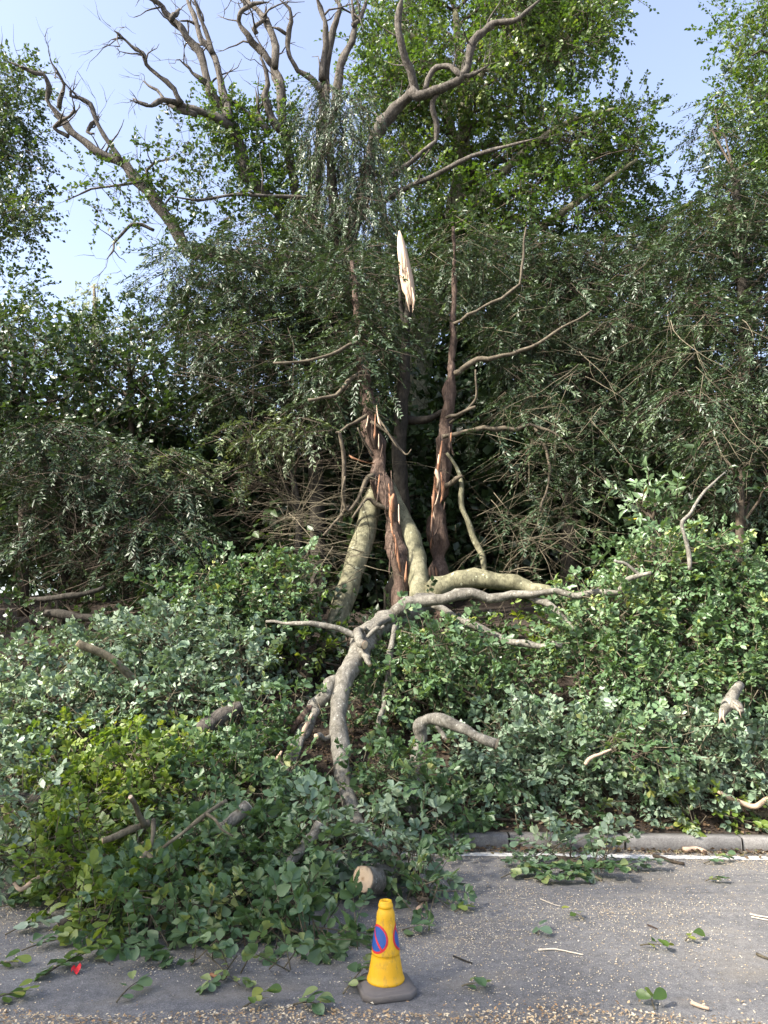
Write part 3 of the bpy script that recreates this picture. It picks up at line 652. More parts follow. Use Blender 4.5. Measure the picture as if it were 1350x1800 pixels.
for lab, xo, yo, hh in (('dark yew continuing the wood beyond the left edge of the photo', -7.6, 8.6, 6.5), ('second dark yew further out beyond the left edge of the photo', -10.5, 9.5, 7.0), ('dark yew continuing the wood beyond the right edge of the photo', 8.6, 9.0, 7)):
    lb = [(np.array([xo + rng.normal() * .8, yo + rng.normal() * .7, rng.uniform(1.6, hh)]), np.array([.9, .8, .55]), 1.0) for k in range(22)]
    z0 = float(terr(xo, yo)) - .05; t = thing('yew_tree', lab, 'yew', (xo, yo, z0)); sp = np.array([[xo, yo, z0, .2], [xo + .1, yo, 3, .15], [xo, yo, hh, .05]])
    add_tube('trunk', t, sp, M['darkbark'], 9, 4, .12, .2); foliage(t, lb, 'yew', 5, M['yew'], name='foliage', rmin=.3, scale=1.5, twig_mat=M['twigdark']); auto_branches(t, lb, sp, M['twigdark'], .025, 2)
# dark evergreen shrubs along the back at left, and small trees
def shrub(label, poly, n, r, d, kind, mat, dens, name='evergreen_shrub', scale=1.0, cat='shrub', flat=.75, holes=(), rmin=.45, group=None, rd=1.0):
    lobes = poly_lobes(poly, n, r, d, rd, flat, holes)
    cx = sum(p[0] for p in poly) / len(poly); dm = (d[0] + d[1]) / 2 if not callable(d) else lobes[0][0][1] + .3
    b0 = base(cx, 1000, dm); t = thing(name, label, cat, b0, group)
    top = np.mean([l[0] for l in lobes], axis=0)
    sp = np.array([[*b0, .09], [*(b0 * .6 + top * .4), .07], [*top, .04]])
    add_tube('stem', t, sp, M['twigdark'], 8, 3, .1)
    foliage(t, lobes, kind, dens, M[mat], name='foliage', rmin=rmin, scale=scale, twig_mat=M['twigdark'])
    auto_branches(t, lobes, sp, M['twigdark'], .03, 2)
    return t
shrub('dark laurel thicket under the left edge tree', [(-60,600),(60,580),(140,620),(150,740),(60,760),(-60,760)], 22, 52, (11, 12.2), 'far', 'dark', 9, scale=1.15)
shrub('dark evergreen shrub behind the low yew at left', [(120,600),(240,560),(320,600),(340,720),(280,780),(160,760)], 24, 50, (11.2, 12.6), 'far', 'dark', 9)
shrub('sunlit green shrub peeping over the dark evergreens at left', [(320,545),(400,540),(430,600),(330,620)], 9, 38, (13, 14), 'far', 'crown', 10, scale=.8)
shrub('light green leafy sapling against the sky at lower left', [(-40,520),(60,560),(120,580),(90,640),(-40,640)], 12, 36, (13, 14), 'far', 'edge', 9, scale=.8)
# backdrop wood that reads as one dark mass
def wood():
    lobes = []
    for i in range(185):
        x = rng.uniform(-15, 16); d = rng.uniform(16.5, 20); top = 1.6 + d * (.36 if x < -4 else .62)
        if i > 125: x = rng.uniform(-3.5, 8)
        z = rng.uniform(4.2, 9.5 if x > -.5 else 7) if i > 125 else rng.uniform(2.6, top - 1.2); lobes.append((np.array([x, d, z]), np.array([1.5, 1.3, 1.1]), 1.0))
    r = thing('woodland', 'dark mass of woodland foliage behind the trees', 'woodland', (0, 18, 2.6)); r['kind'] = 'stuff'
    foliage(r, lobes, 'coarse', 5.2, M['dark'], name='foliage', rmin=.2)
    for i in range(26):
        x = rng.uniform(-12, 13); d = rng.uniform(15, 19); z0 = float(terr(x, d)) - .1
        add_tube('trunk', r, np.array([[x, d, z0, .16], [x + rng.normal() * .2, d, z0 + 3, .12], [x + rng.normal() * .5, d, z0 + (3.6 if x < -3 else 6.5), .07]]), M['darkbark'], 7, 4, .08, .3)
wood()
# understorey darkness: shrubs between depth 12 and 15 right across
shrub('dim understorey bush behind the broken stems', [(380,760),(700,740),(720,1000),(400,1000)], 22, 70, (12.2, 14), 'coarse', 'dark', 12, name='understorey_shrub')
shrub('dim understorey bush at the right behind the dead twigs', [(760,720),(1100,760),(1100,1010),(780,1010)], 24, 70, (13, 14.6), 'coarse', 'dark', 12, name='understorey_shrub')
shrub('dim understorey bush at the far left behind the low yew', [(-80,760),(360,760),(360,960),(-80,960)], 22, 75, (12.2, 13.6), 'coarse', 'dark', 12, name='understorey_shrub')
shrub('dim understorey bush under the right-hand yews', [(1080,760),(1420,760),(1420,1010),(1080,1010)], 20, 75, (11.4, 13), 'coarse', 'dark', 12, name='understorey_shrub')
# laurels
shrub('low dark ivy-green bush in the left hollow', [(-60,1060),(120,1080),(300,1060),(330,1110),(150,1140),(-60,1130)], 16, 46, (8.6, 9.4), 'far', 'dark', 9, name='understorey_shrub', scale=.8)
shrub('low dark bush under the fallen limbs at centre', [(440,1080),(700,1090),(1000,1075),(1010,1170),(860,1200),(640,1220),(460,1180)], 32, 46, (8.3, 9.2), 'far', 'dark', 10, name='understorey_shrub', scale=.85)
shrub('glossy broad-leaved laurel in front of the right-hand yew', [(1110,860),(1170,860),(1190,910),(1110,920)], 7, 30, (8.4, 9), 'laurel', 'laurel', 15, name='laurel_shrub')
shrub('laurel with hanging leaves under the right edge yew', [(1190,790),(1380,770),(1380,880),(1200,870)], 9, 34, (8.8, 9.4), 'laurel', 'dark', 7, name='laurel_shrub', rmin=.4)
shrub('fresh green laurel behind the lower right branch', [(880,1080),(1000,1070),(1000,1140),(900,1150)], 7, 34, (8.5, 9), 'laurel', 'lime', 13, name='laurel_shrub', scale=.8)
shrub('bright yellow-green laurel beside the fallen trunk', [(490,1090),(570,1070),(590,1120),(570,1190),(500,1180)], 9, 36, (8, 8.6), 'laurel', 'lime', 14, name='laurel_shrub', scale=.75)

# unseen shade trees added behind the camera to thin the sun over the tarmac
for i, (x, y, h) in enumerate([(-13, -1.5, 13.5), (-10, -4, 13.5), (-13.5, -6.5, 14.5), (-6.5, -6.5, 13)]):
    t = thing('shade_tree', ['broad tree', 'tall tree', 'round tree', 'leaning tree', 'dense tree'][i] + ' added unseen behind the viewer to shade the road', 'tree', (x, y, 0), 'unseen trees added for shade')
    add_tube('trunk', t, np.array([[x, y, -.05, .3], [x + .2, y, 3, .22], [x, y + .2, h * .8, .1]]), M['oakbark'], 8, 3, .1)
    rl = np.random.default_rng(40 + i); lb = [(np.array([x + rl.normal() * 1.5, y + rl.normal() * 1.3, 2.6 + (h - 3.4) * (k + rl.uniform()) / 17]), np.array([1.8, 1.6, 1.2]), 1.0) for k in range(17)]
    foliage(t, lb, 'coarse', 1.9, M['edge'], name='crown', rmin=.2, scale=1.2)

# ------------------------------------------------------------------ broken stems
# left broken yew
b0 = base(700, 1010, 9.2)
y1 = thing('broken_yew', 'leaning red-brown yew stem with torn orange wood, left of the pair', 'broken tree', b0)
r1 = px_limb([(702,1010,15),(695,960,16),(686,900,17),(672,835,17),(660,780,15),(650,720,14),(642,660,12),(634,600,10),(626,520,7),(618,460,4)], 9.2, 10.2)
r1[:, 3] *= .88
add_tube('trunk', y1, np.vstack([[*b0, r1[0][3] * 1.2], r1]), M['yewbark'], 18, 7, .26, .3, ang=.22)
def splinter(root, rows, d, mat, name='splinter', thick=.4, jag=.25):
    """torn blade of wood: flat lens section along rows (px, py, half width px)"""
    q = px_limb(rows, d, d); V, Fc = [], []
    for i, (x, y, z, r) in enumerate(q):
        j = 1 + rng.uniform(-jag, jag)
        V += [(x - r * j, y, z), (x - r * .3, y - r * thick, z + r * .2), (x + r * .35, y - r * thick * .7, z), (x + r * j, y, z), (x, y + r * thick, z)]
        if i: Fc += [(5 * i - 5 + k, 5 * i - 5 + (k + 1) % 5, 5 * i + (k + 1) % 5, 5 * i + k) for k in range(5)]
    Fc += [(0, 1, 2, 3, 4)[::-1], tuple(5 * (len(q) - 1) + k for k in range(5))]
    return link(name, mesh_py(name, sub(root, np.array(V)), Fc), root, mat)
for q in ([(684,868,1),(689,885,4),(687,905,2.5),(690,925,1)], [(687,920,1),(690,938,3),(696,955,1)], [(693,940,1),(697,965,3),(700,985,2.5),(704,1005,1)], [(683,850,.6),(685,870,2),(682,890,.6)]):
    splinter(y1, q, 9.05, M['orange'], jag=.5)
splinter(y1, [(692,868,2),(688,880,5),(690,900,3)], 9.0, M['orange'])
splinter(y1, [(655,815,7),(640,812,6),(622,806,5),(614,800,1)], 9.3, M['orange'])
splinter(y1, [(652,700,8),(650,730,12),(655,760,9),(660,790,4)], 9.35, M['yewbark'])
for rows in ([(660,835,7),(640,850,6),(628,880,5),(612,900,5),(602,870,4),(606,835,3)], [(612,890,5),(590,920,4),(570,940,3)], [(655,800,4),(640,775,3),(628,750,2)],
             [(650,730,5),(620,745,4),(590,760,3)], [(646,690,4),(670,740,3),(700,790,2)], [(655,740,4),(690,770,3),(712,800,2),(722,790,1.5)], [(600,920,5),(608,860,6),(602,800,5),(596,760,4)],
             [(635,655,6),(590,690,5),(540,705,4)], [(632,600,5),(560,630,4),(480,640,3)], [(690,900,5),(660,885,5),(640,880,4),(620,910,3)]):
    add_tube('branch', y1, px_limb(rows, 9.3, 9.1) * np.array([1, 1, 1, .7]), M['twigmid'], 7, 4, .15, .8)
lob = poly_lobes([(590,470),(650,470),(690,560),(670,640),(600,650),(580,560)], 15, 34, (9.6, 10), 1, .7)
lob += poly_lobes([(560,640),(640,660),(640,690),(560,720)], 5, 30, (9.5, 9.9), 1, .6)
lob += poly_lobes([(600,600),(680,590),(690,690),(640,720),(600,700)], 6, 28, (8.9, 9.3), 1, .5)
foliage(y1, lob, 'yew', 15, M['yew'], name='foliage', rmin=.3, twig_mat=M['twigdark'])
# right broken yew
b0 = base(768, 1020, 9.9)
y2 = thing('broken_yew', 'upright yew stem with split bark and bare side branches, right of the pair', 'broken tree', b0)
r2 = px_limb([(768,1020,17),(768,960,16),(771,900,16),(776,850,15),(781,790,13),(787,730,11.5),(793,670,10),(796,600,7.5),(798,540,5),(799,470,3.5),(797,400,2.2)], 9.9, 10.4)
sp2 = np.vstack([[*b0, r2[0][3] * 1.15], r2])
sp2[:, 3] *= .88
add_tube('trunk', y2, sp2, M['yewbark'], 18, 7, .26, .25, ang=.2)
for q in ([(777,775,.8),(774,800,2.6),(771,825,1)], [(770,815,1),(768,838,4),(770,862,1)], [(764,845,.8),(762,880,2.5),(760,905,1)], [(775,830,.8),(778,850,2.5),(776,875,1)], [(760,900,.8),(758,940,2),(757,965,.8)]):
    splinter(y2, q, 9.68, M['orange'], jag=.5)
splinter(y2, [(766,824,1),(768,832,4),(771,843,3),(768,858,1)], 9.62, M['split'], jag=.5)
for rows in ([(783,768,6),(815,760,6),(850,755,6),(900,752,5.5),(940,750,4),(985,770,3),(1010,800,2)], [(797,655,7),(830,637,6),(870,628,5.5),(930,612,4),(990,575,3),(1040,545,2)],
             [(785,735,4),(810,728,4),(835,715,3)], [(785,800,4),(800,822,5),(808,850,6),(815,890,7),(828,930,7),(842,970,7),(855,1008,6)], [(780,855,6),(800,845,6),(815,835,5)],
             [(788,745,3),(820,720,3),(838,690,3),(836,650,2)], [(798,570,4),(850,540,3.5),(910,500,3),(920,440,2.5),(925,400,2)],
             [(940,752,4),(960,790,3.5),(965,840,3),(950,900,3)]):
    add_tube('branch', y2, px_limb(rows, 9.9, 9.7) * np.array([1, 1, 1, .75]), M['mossbark'] if rows[0] == (785,800,4) else M['twigmid'], 7, 4, .15, .8)
lob = poly_lobes([(760,420),(820,360),(860,480),(940,520),(1000,560),(900,640),(830,600),(770,560)], 18, 38, (10.2, 11), 1, .6)
lob += poly_lobes([(820,740),(860,690),(960,680),(1040,740),(1080,840),(1000,880),(900,820)], 20, 40, (9.6, 10.3), 1, .35)
lob += poly_lobes([(840,900),(1000,880),(1060,940),(1000,990),(860,980)], 9, 34, (9.6, 10.2), 1, .4)
foliage(y2, lob, 'yew', 13, M['yew'], name='foliage', rmin=.3, twig_mat=M['twig'])
def bark_strips(root, line, n, d, lo, hi):
    L = np.array(line, float)
    for i in range(n):
        t = random.uniform(lo, hi); j = min(int(t * (len(L) - 1)), len(L) - 2); f = t * (len(L) - 1) - j
        x, y, w = L[j] * (1 - f) + L[j + 1] * f; x += random.uniform(-.9, .9) * w; ln = random.uniform(14, 46); k = random.uniform(-5, 5)
        splinter(root, [(x, y - ln * .5, .5), (x + k * .3, y - ln * .1, random.uniform(.8, 2)), (x + k, y + ln * .3, random.uniform(.8, 2.2)), (x + k * 1.8, y + ln * .5, .4)], d + random.uniform(-.08, .02), M[random.choice(['yewbark'] * 7 + ['orange', 'split'])], 'bark_strip', .5, .5)
bark_strips(y1, [(702,1010,15),(686,900,16),(672,835,16),(650,720,13)], 22, 9.05, 0, 1)
bark_strips(y2, [(768,1020,16),(771,900,15),(776,850,14),(785,750,11)], 20, 9.72, 0, 1)
# dark stem with the pale torn blade
b0 = base(705, 1000, 11)
y3 = thing('broken_tree', 'black broken stem topped by a long pale blade of torn wood', 'broken tree', b0)
r3 = px_limb([(706,960,20),(704,880,19),(704,800,18),(706,740,17),(706,700,12),(710,640,9),(714,590,8),(718,560,7),(722,530,8)], 10.6, 10.0); r3[:4, 3] *= .72
add_tube('trunk', y3, np.vstack([[*b0, .2], r3]), M['darkbark'], 12, 5, .12, .3)
splinter(y3, [(702,406,1.2),(704,420,5),(707,440,8),(711,465,10),(715,490,11),(718,510,10.5),(722,522,9),(724,536,5)], 9.85, M['split'], thick=.5, jag=.14)
for q in ([(707,430,.5),(711,460,2.5),(713,490,.6)], [(716,470,.5),(720,500,2.5),(724,530,1)], [(712,500,.6),(716,525,3),(720,548,.8)], [(724,505,.5),(728,528,2.2),(725,550,.6)], [(701,425,.4),(705,450,1.5),(708,480,.4)]):
    splinter(y3, q, 9.79, M['split'], jag=.4)
add_tube('branch', y3, px_limb([(706,735,8),(725,738,8),(755,735,7),(785,720,4)], 10.6, 10.2), M['darkbark'], 7, 3, .1, .2)
add_tube('branch', y3, px_limb([(714,600,4),(706,540,4),(703,500,3),(695,470,2)], 10.1, 9.9), M['darkbark'], 7, 3, .1, .2)

# dead twig tangle round the stems
def tangle(label, spots, mat, name='dead_brushwood'):
    r = thing(name, label, 'brushwood', base(spots[0][0], 1000, spots[0][2]))
    curves = []
    for px, py, d, n, ln, spread, dirx, dirz in spots:
        for i in range(n):
            s = P(px + random.uniform(-1, 1) * spread, py + random.uniform(-1, 1) * spread * .7, d + random.uniform(-.4, .4))
            c = wander(s, (dirx + rng.normal() * .6, rng.normal() * .4 - .2, dirz + rng.normal() * .4), ln * random.uniform(.5, 1.2), random.uniform(.003, .0075), 7, .09, -.025)
            curves.append(c)
            for k in range(3):
                j = random.randint(2, 6); dv = norm(c[j][:3] - c[j - 1][:3])
                curves.append(wander(c[j][:3], dv + rng.normal(size=3) * .6, ln * random.uniform(.2, .5), c[j][3] * .7, 4, .12, -.02))
    V, Fc = many_tubes(curves, 4, 1)
    link('twigs', mesh_py('twigs', sub(r, V), Fc), r, M[mat], kind='stuff')
    return r
tangle('tangle of bare yellowish twigs left of the leaning stems', [(560,920,9.2,26,1.0,50,-.5,.1),(600,980,8.9,26,.8,50,-.8,-.1),(500,930,9.3,18,1.2,40,.6,.1),(640,840,9.4,12,.8,30,-.6,.2)], 'twig')
tangle('tangle of long bare twigs right of the upright stem', [(860,880,9.9,13,1.5,70,.6,.1),(950,860,10.2,13,1.6,90,.1,-.3),(900,980,9.4,16,1.0,60,.5,.25),(1000,960,9.6,10,1.2,60,-.6,.2)], 'twig')
tangle('brown bare underbranches beneath the low yew at left', [(80,880,9,30,1.6,80,.8,.0),(200,880,9,24,1.4,70,-.7,.0),(120,1040,8.8,34,1.4,90,.8,.1),(280,1000,9,18,1.0,50,-.8,.1)], 'twigdark')
tangle('dark bare twigs deep in the hollow left of centre', [(400,900,10.5,26,1.8,70,.7,.1),(480,820,10.5,22,1.6,60,.5,.2),(350,650,10,8,1.6,60,.8,-.05),(480,640,10,8,1.6,70,-.7,-.1)], 'twigdark')
tangle('grey bare twigs hanging in the right-hand yew', [(1250,600,8.8,12,1.2,90,-.4,-.4),(1100,600,9.8,10,1.5,90,-.7,-.2),(1300,760,8.8,14,.9,60,-.2,-.8),(1050,700,10,10,1.5,80,-.6,-.3)], 'twig')
for rows, d, lab in (([(75,1078,7),(110,1082,8),(150,1086,7),(190,1092,4)], 8.3, 'dead brown branch lying in the dark hollow at left'),
                     ([(50,1055,4),(110,1050,5),(160,1042,4),(185,1030,3)], 8.4, 'thin dead branch above the brown one in the left hollow')):
    q = px_limb(rows, d, d); t = thing('dead_branch', lab, 'branch', q[0][:3]); add_tube('stem', t, q, M['darkbark'], 8, 4, .12, .4)  # dark bark colour stands in for the hollow's shade on both branches

# ------------------------------------------------------------------ fallen tree
ft = thing('fallen_tree', 'grey fallen tree trunk with sawn and torn limbs reaching onto the road', 'fallen tree', G(650, 1575))
BB = M['beechbark']
add_tube('prop_limb', ft, np.array([1, 1, 1, .86]) * px_limb([(672,845,15,9.9),(656,875,18,9.7),(648,905,20,9.6),(630,965,22,9.3),(611,1025,22,9.1),(593,1080,22,8.9),(578,1140,22,8.7)]), M['mossbark'], 18, 6, .07, .3, label='mossy green limb propped left of the yew stem')
add_tube('prop_limb', ft, np.array([1, 1, 1, .86]) * px_limb([(675,850,16,9.9),(692,885,17,9.7),(714,935,19,9.5),(729,985,21,9.3),(740,1030,22,9.1),(746,1075,24,8.9)]), M['mossbark'], 18, 6, .07, .3, label='mossy green limb propped right of the yew stem')
add_tube('trunk', ft, np.array([1, 1, 1, .80]) * px_limb([(785,1040,20,9.1),(750,1058,22,8.8),(715,1072,23,8.4),(685,1088,25,8.1),(655,1110,26,7.8),(630,1142,26,7.45),(611,1180,22,7.15),(598,1222,18,6.95),(594,1270,18,6.75),(599,1320,19,6.5),(603,1365,18,6.3),
          (618,1415,15,6.05),(645,1462,17,5.75),(682,1500,21,5.5),(692,1530,25,5.3),(668,1548,27,5.1),(641,1547,28,4.93)]), BB, 20, 6, .09, .15, cut=M['cut'], ang=.10)
for nm, rows in (('limb', [(752,1045,24,9.0),(800,1026,21,8.9),(860,1020,19,8.8),(915,1028,15,8.7),(960,1042,12,8.5),(1005,1052,9,8.4)]),):
    add_tube(nm, ft, np.array([1, 1, 1, .82]) * px_limb(rows), M['mossbark'], 14, 5, .08, .3, ang=.15, label='mossy thick limb lying to the right')
for rows, cut in (([(690,1078,14,8.0),(740,1062,13,7.9),(800,1048,11,7.8),(835,1040,10.5,7.75),(900,1045,8.5,7.7),(960,1042,7.5,7.6),(1030,1041,7,7.5),(1080,1038,6,7.4),(1110,1015,5,7.4),(1145,1007,4,7.3)], None),
             ([(760,1062,8,8.2),(810,1085,7.5,7.9),(860,1115,8,7.7),(910,1132,7.5,7.5),(950,1135,6.5,7.4),(988,1135,5.5,7.3)], None),
             ([(930,1048,8,7.7),(965,1062,7.5,7.6),(990,1085,6.5,7.5),(1010,1108,5,7.4)], None),
             ([(636,1120,8,7.4),(600,1108,6.5,7.4),(570,1100,6,7.4),(540,1097,5,7.4),(500,1095,4,7.5),(468,1093,3,7.6)], None),
             ([(632,1112,9,7.5),(634,1120,9,7.3),(641,1132,9.5,7.1)], 1), ([(632,1138,9,7.4),(642,1156,8,7.2),(652,1170,6,7.1)], 1),
             ([(690,1085,8,7.9),(668,1098,7,7.6),(650,1108,6,7.5),(640,1103,4,7.4)], None),
             ([(594,1195,15,7.1),(572,1225,14,7.0),(550,1255,14,6.9),(530,1285,12,6.8),(520,1300,7,6.7)], None),
             ([(556,1245,9,6.9),(540,1285,8,6.8),(523,1320,7,6.65),(506,1350,5,6.5)], None),
             ([(693,1100,6,7.7),(690,1150,6.5,7.5),(680,1210,6,7.3),(670,1250,6,7.1),(664,1280,5,7.0)], None),
             ([(588,1293,6,6.65),(572,1294,6,6.6),(556,1294,6,6.5)], 1),
             ([(645,1120,4,7.3),(660,1104,4,7.3),(675,1100,4,7.3)], None), ([(1128,1013,4,7.4),(1100,990,4,7.4),(1080,985,3,7.4)], None)):
    add_tube('branch', ft, np.array([1, 1, 1, .85]) * px_limb(rows), BB, 12, 5, .09, .2, cut=M['cut'] if cut else None, ang=.45)
splinter(ft, [(545,1240,5),(530,1265,9),(518,1275,8),(512,1290,3)], 6.75, M['yewbark'], 'torn_bark'); splinter(ft, [(520,1300,6),(508,1330,9),(518,1350,7),(514,1375,2)], 6.5, M['beechbark'], 'torn_bark')
splinter(ft, [(495,1320,2),(486,1335,6),(500,1350,7),(515,1365,3)], 6.4, M['split'], 'torn_bark'); splinter(ft, [(548,1255,3),(536,1280,5),(527,1310,3)], 6.7, M['split'], 'torn_bark')

def log(name, label, rows, mat=BB, cut=None, cut0=None, sides=12, cat='branch', kink=.3, extra=()):
    q = px_limb(rows) * np.array([1, 1, 1, .88]); t = thing(name, label, cat, q[:, :3].mean(0) * np.array([1, 1, 0]) + np.array([0, 0, q[:, 2].min()]))
    add_tube('stem', t, q, mat, sides, 5, .09, kink, cut=cut, cut0=cut0, ang=.13)
    for e in extra: add_tube('branch', t, px_limb(e), mat, 8, 4, .06, kink, cut=cut)
    return t
C = M['cut']
log('sawn_branch', 'lichen-spotted limb bent over like an arch with sawn end pointing right', [(716,1425,17,6.35),(718,1385,16,6.45),(730,1340,14,6.6),(738,1305,14,6.7),(735,1278,14,6.7),(752,1267,12,6.65),(785,1272,11.5,6.55),(820,1286,11,6.45),(850,1301,10.5,6.35),(875,1311,10,6.3)], BB, C,
    extra=[[(768,1275,5,6.6),(775,1288,5,6.6),(783,1300,4,6.55)]])
log('sawn_branch', 'straight sawn pole slanting up out of the pale leaves at left', [(310,1262,9,7.0),(285,1238,9,7.0),(240,1200,8.5,7.0),(205,1168,8.5,6.95),(165,1142,8,6.9),(137,1130,8,6.85)], M['twig'], C)
log('fallen_log', 'thick brown log half buried in leaves below the slanting pole', [(325,1310,17,6.35),(360,1283,16,6.45),(390,1262,15,6.55),(425,1240,12,6.65)], M['oakbark'])
log('fallen_log', 'short dark log at the left edge in the leaf heap', [(0,1402,12,5.6),(35,1404,12,5.6),(72,1410,11,5.6)], M['darkbark'])
log('fallen_log', 'pale grey log end poking from the leaves left of the trunk', [(360,1486,10,5.0),(395,1452,11,5.08),(415,1434,12,5.12),(434,1416,12,5.18)], BB, M['peeled'])
log('fallen_log', 'pale grey log rising from the front leaves beside the trunk', [(505,1520,8,4.9),(532,1490,10,5.0),(548,1472,11,5.05),(562,1450,10,5.1)], BB, M['peeled'])
log('sawn_branch', 'forked sawn twig with pale ends sticking out of the left heap', [(262,1447,7,4.88),(245,1452,6.5,4.83),(215,1464,6,4.78),(178,1479,5.5,4.73)], M['twig'], C, extra=[[(255,1450,6,4.83),(245,1430,5,4.78),(238,1412,4.5,4.73),(229,1400,4.5,4.68)]])
log('sawn_branch', 'short crooked sawn twig below the forked one in the left heap', [(270,1440,4,4.80),(269,1470,5,4.70),(262,1492,5,4.65),(248,1508,5,4.60)], M['twig'], C, extra=[[(258,1496,5,4.65),(266,1508,5,4.60),(272,1518,4,4.60)]])
log('dead_branch', 'thin pale bare branch slanting across the middle of the heap', [(285,1492,3,4.70),(325,1462,3.5,4.75),(362,1430,4,4.80),(398,1408,3.5,4.90)], M['twig'], extra=[[(362,1430,3,4.80),(378,1440,2.5,4.75),(390,1458,2,4.70),(410,1470,1.5,4.70)]])
log('sawn_branch', 'pale split stick at the left end of the heap on the road', [(95,1528,5,5.05),(65,1545,5,5.0),(40,1562,5,4.95),(25,1552,3,4.95)], M['split'], C)
log('sawn_branch', 'short thick sawn stub lying on the road left of the heap', [(130,1612,8,4.6),(118,1618,8.5,4.6),(106,1625,8.5,4.6)], M['darkbark'], C)
log('dead_branch', 'thin grey crooked twig standing out of the right-hand leaves', [(1213,1002,4.5,7.2),(1211,965,4.5,7.2),(1198,922,4,7.2),(1215,900,3,7.25),(1232,870,2.5,7.3),(1275,830,1.5,7.4)], BB)
log('torn_branch', 'torn grey limb stub with white splintered end at right', [(1300,1205,9,6.7),(1282,1228,10,6.55),(1270,1250,9,6.4),(1266,1264,3,6.3)], BB, None, extra=[[(1275,1236,9,6.5),(1292,1240,9,6.4),(1304,1250,4,6.3)]])
tb = bpy.data.objects['torn_branch']
for q in ([(1266,1246,1),(1268,1258,3),(1263,1272,.5)], [(1272,1248,1),(1271,1260,2.5),(1276,1274,.5)], [(1288,1232,1),(1298,1241,3.5),(1305,1246,.6)], [(1290,1238,.6),(1300,1250,2.5),(1303,1262,.5)]):
    splinter(tb, q, 6.28, M['split'], jag=.5)
log('dead_branch', 'bare pale stick with kink resting on the verge at right', [(1262,1392,5,6.5),(1290,1406,4.5,6.5),(1325,1416,4.5,6.5),(1350,1405,5,6.5),(1385,1392,5,6.5)], M['split'])
log('fallen_log', 'mossy log lying along the verge behind the kerb at right', [(1130,1446,9,6.75),(1200,1440,10,6.75),(1280,1436,10,6.7),(1380,1434,9,6.6)], M['twig'])
log('dead_branch', 'pair of grey branches sloping down at the right edge of the photo', [(1310,1318,7,7.0),(1335,1345,8,6.9),(1365,1372,8,6.8)], BB, extra=[[(1295,1335,5,7.0),(1320,1360,6,6.9),(1350,1390,6,6.8)]])
log('dead_branch', 'thin cream twig curling in the leaves right of centre', [(1028,1345,3,6.3),(1035,1335,3.5,6.3),(1052,1326,3,6.3),(1075,1318,2,6.3)], M['split'])

# ------------------------------------------------------------------ fallen leafy boughs
HY = [900, 1000, 1100, 1200, 1300, 1400, 1500, 1600, 1700]; HD = [9.0, 8.3, 7.5, 6.95, 6.25, 5.5, 4.85, 4.35, 4.0]
def hd(y): return float(np.interp(y, HY, HD)) + .18
def hdr(y): return float(np.interp(y, [900, 1000, 1100, 1200, 1300, 1400, 1450], [8.3, 7.9, 7.5, 7.2, 6.95, 6.75, 6.65]))
def single_set(mat):
    out = []
    for i in range(6):
        V, Fc = hi_leaf()
        me = mesh_py('leaf', V, Fc, np.full(len(V), (i + .5) / 6), smooth=True); me.materials.append(M[mat]); out.append(me)
    return out
SS = {k: single_set(k) for k in ('beech', 'sage', 'lime')}
def bough(label, poly, n, r, d, mat, dens, singles=0, holes=(), scale=1.0, flat=.7, rmin=.35, w=1.0, spinepx=None):
    lobes = poly_lobes(poly, n, r, d, 1.0, flat, holes, mind=.6)
    cx = sum(p[0] for p in poly) / len(poly); cyy = sum(p[1] for p in poly) / len(poly); dm = d(cyy) if callable(d) else sum(d) / 2
    c = P(cx, cyy, dm); b0 = np.array([c[0], c[1], float(terr(c[0], c[1])) if c[1] > kerb_y(c[0]) else 0.0])
    t = thing('fallen_bough', label, 'leafy branch', b0, 'leafy boughs heaped from the fallen tree')
    pts = sorted([l[0] for l in lobes], key=lambda q: q[1]); k = max(1, len(pts) // 4)
    sp = np.array([[*(p - np.array([0, 0, .1])), .011] for p in pts[::k]]); sp[:, 2] = np.maximum(sp[:, 2], .06)
    if flat >= .5: add_tube('stem', t, sp, M['twigdark'], 8, 4, .08, .3)
    foliage(t, lobes, 'beech', dens, M[mat], rmin=rmin, scale=scale, twig_mat=M['twig'], singles=singles, single_meshes=SS[mat])
    if flat >= .5: auto_branches(t, lobes, sp, M['twigdark'], .012, 2)
    return t
bough('bough of pale bluish-green leaves at left, highest in the heap', [(-30,1190),(60,1150),(200,1120),(330,1090),(430,1130),(440,1200),(380,1240),(260,1260),(100,1280),(-30,1290)], 46, 48, hd, 'sage', 48, 0, [(320,1262,26),(200,1175,14)])
bough('mid-green bough behind the slanting pole, left of centre', [(290,1050),(330,1020),(400,1000),(470,1020),(450,1100),(380,1110),(300,1100)], 18, 44, (8.1, 8.6), 'beech', 43)
bough('upright green leafy bough beside the dead twigs', [(480,990),(530,980),(545,1030),(520,1080),(470,1060)], 9, 34, (8.2, 8.6), 'beech', 48)
bough('yellowish green bough at left in the middle of the heap', [(70,1290),(200,1290),(330,1300),(330,1360),(240,1430),(110,1450),(70,1380)], 30, 44, hd, 'lime', 43, 60, scale=.95)  # sun through the leaves is put into this yellower leaf colour
bough('green bough at the far left edge of the heap', [(-40,1320),(60,1310),(80,1420),(60,1500),(-40,1530)], 18, 46, hd, 'sage', 40, 40, [(35,1405,26)])
bough('dark green bough in the centre of the heap left of the trunk', [(330,1330),(480,1230),(520,1230),(560,1330),(560,1430),(440,1470),(330,1440)], 34, 44, hd, 'beech', 43, 60, [(415,1425,40),(365,1280,44),(512,1300,60),(600,1300,85),(605,1380,60)])
bough('leaves heaped left below the forked sawn twig', [(30,1480),(130,1450),(230,1500),(300,1500),(300,1610),(170,1630),(110,1570)], 28, 42, hd, 'lime', 43, 120, [(215,1455,58),(60,1545,40)])  # yellower leaf colour used here to brighten the front of the heap
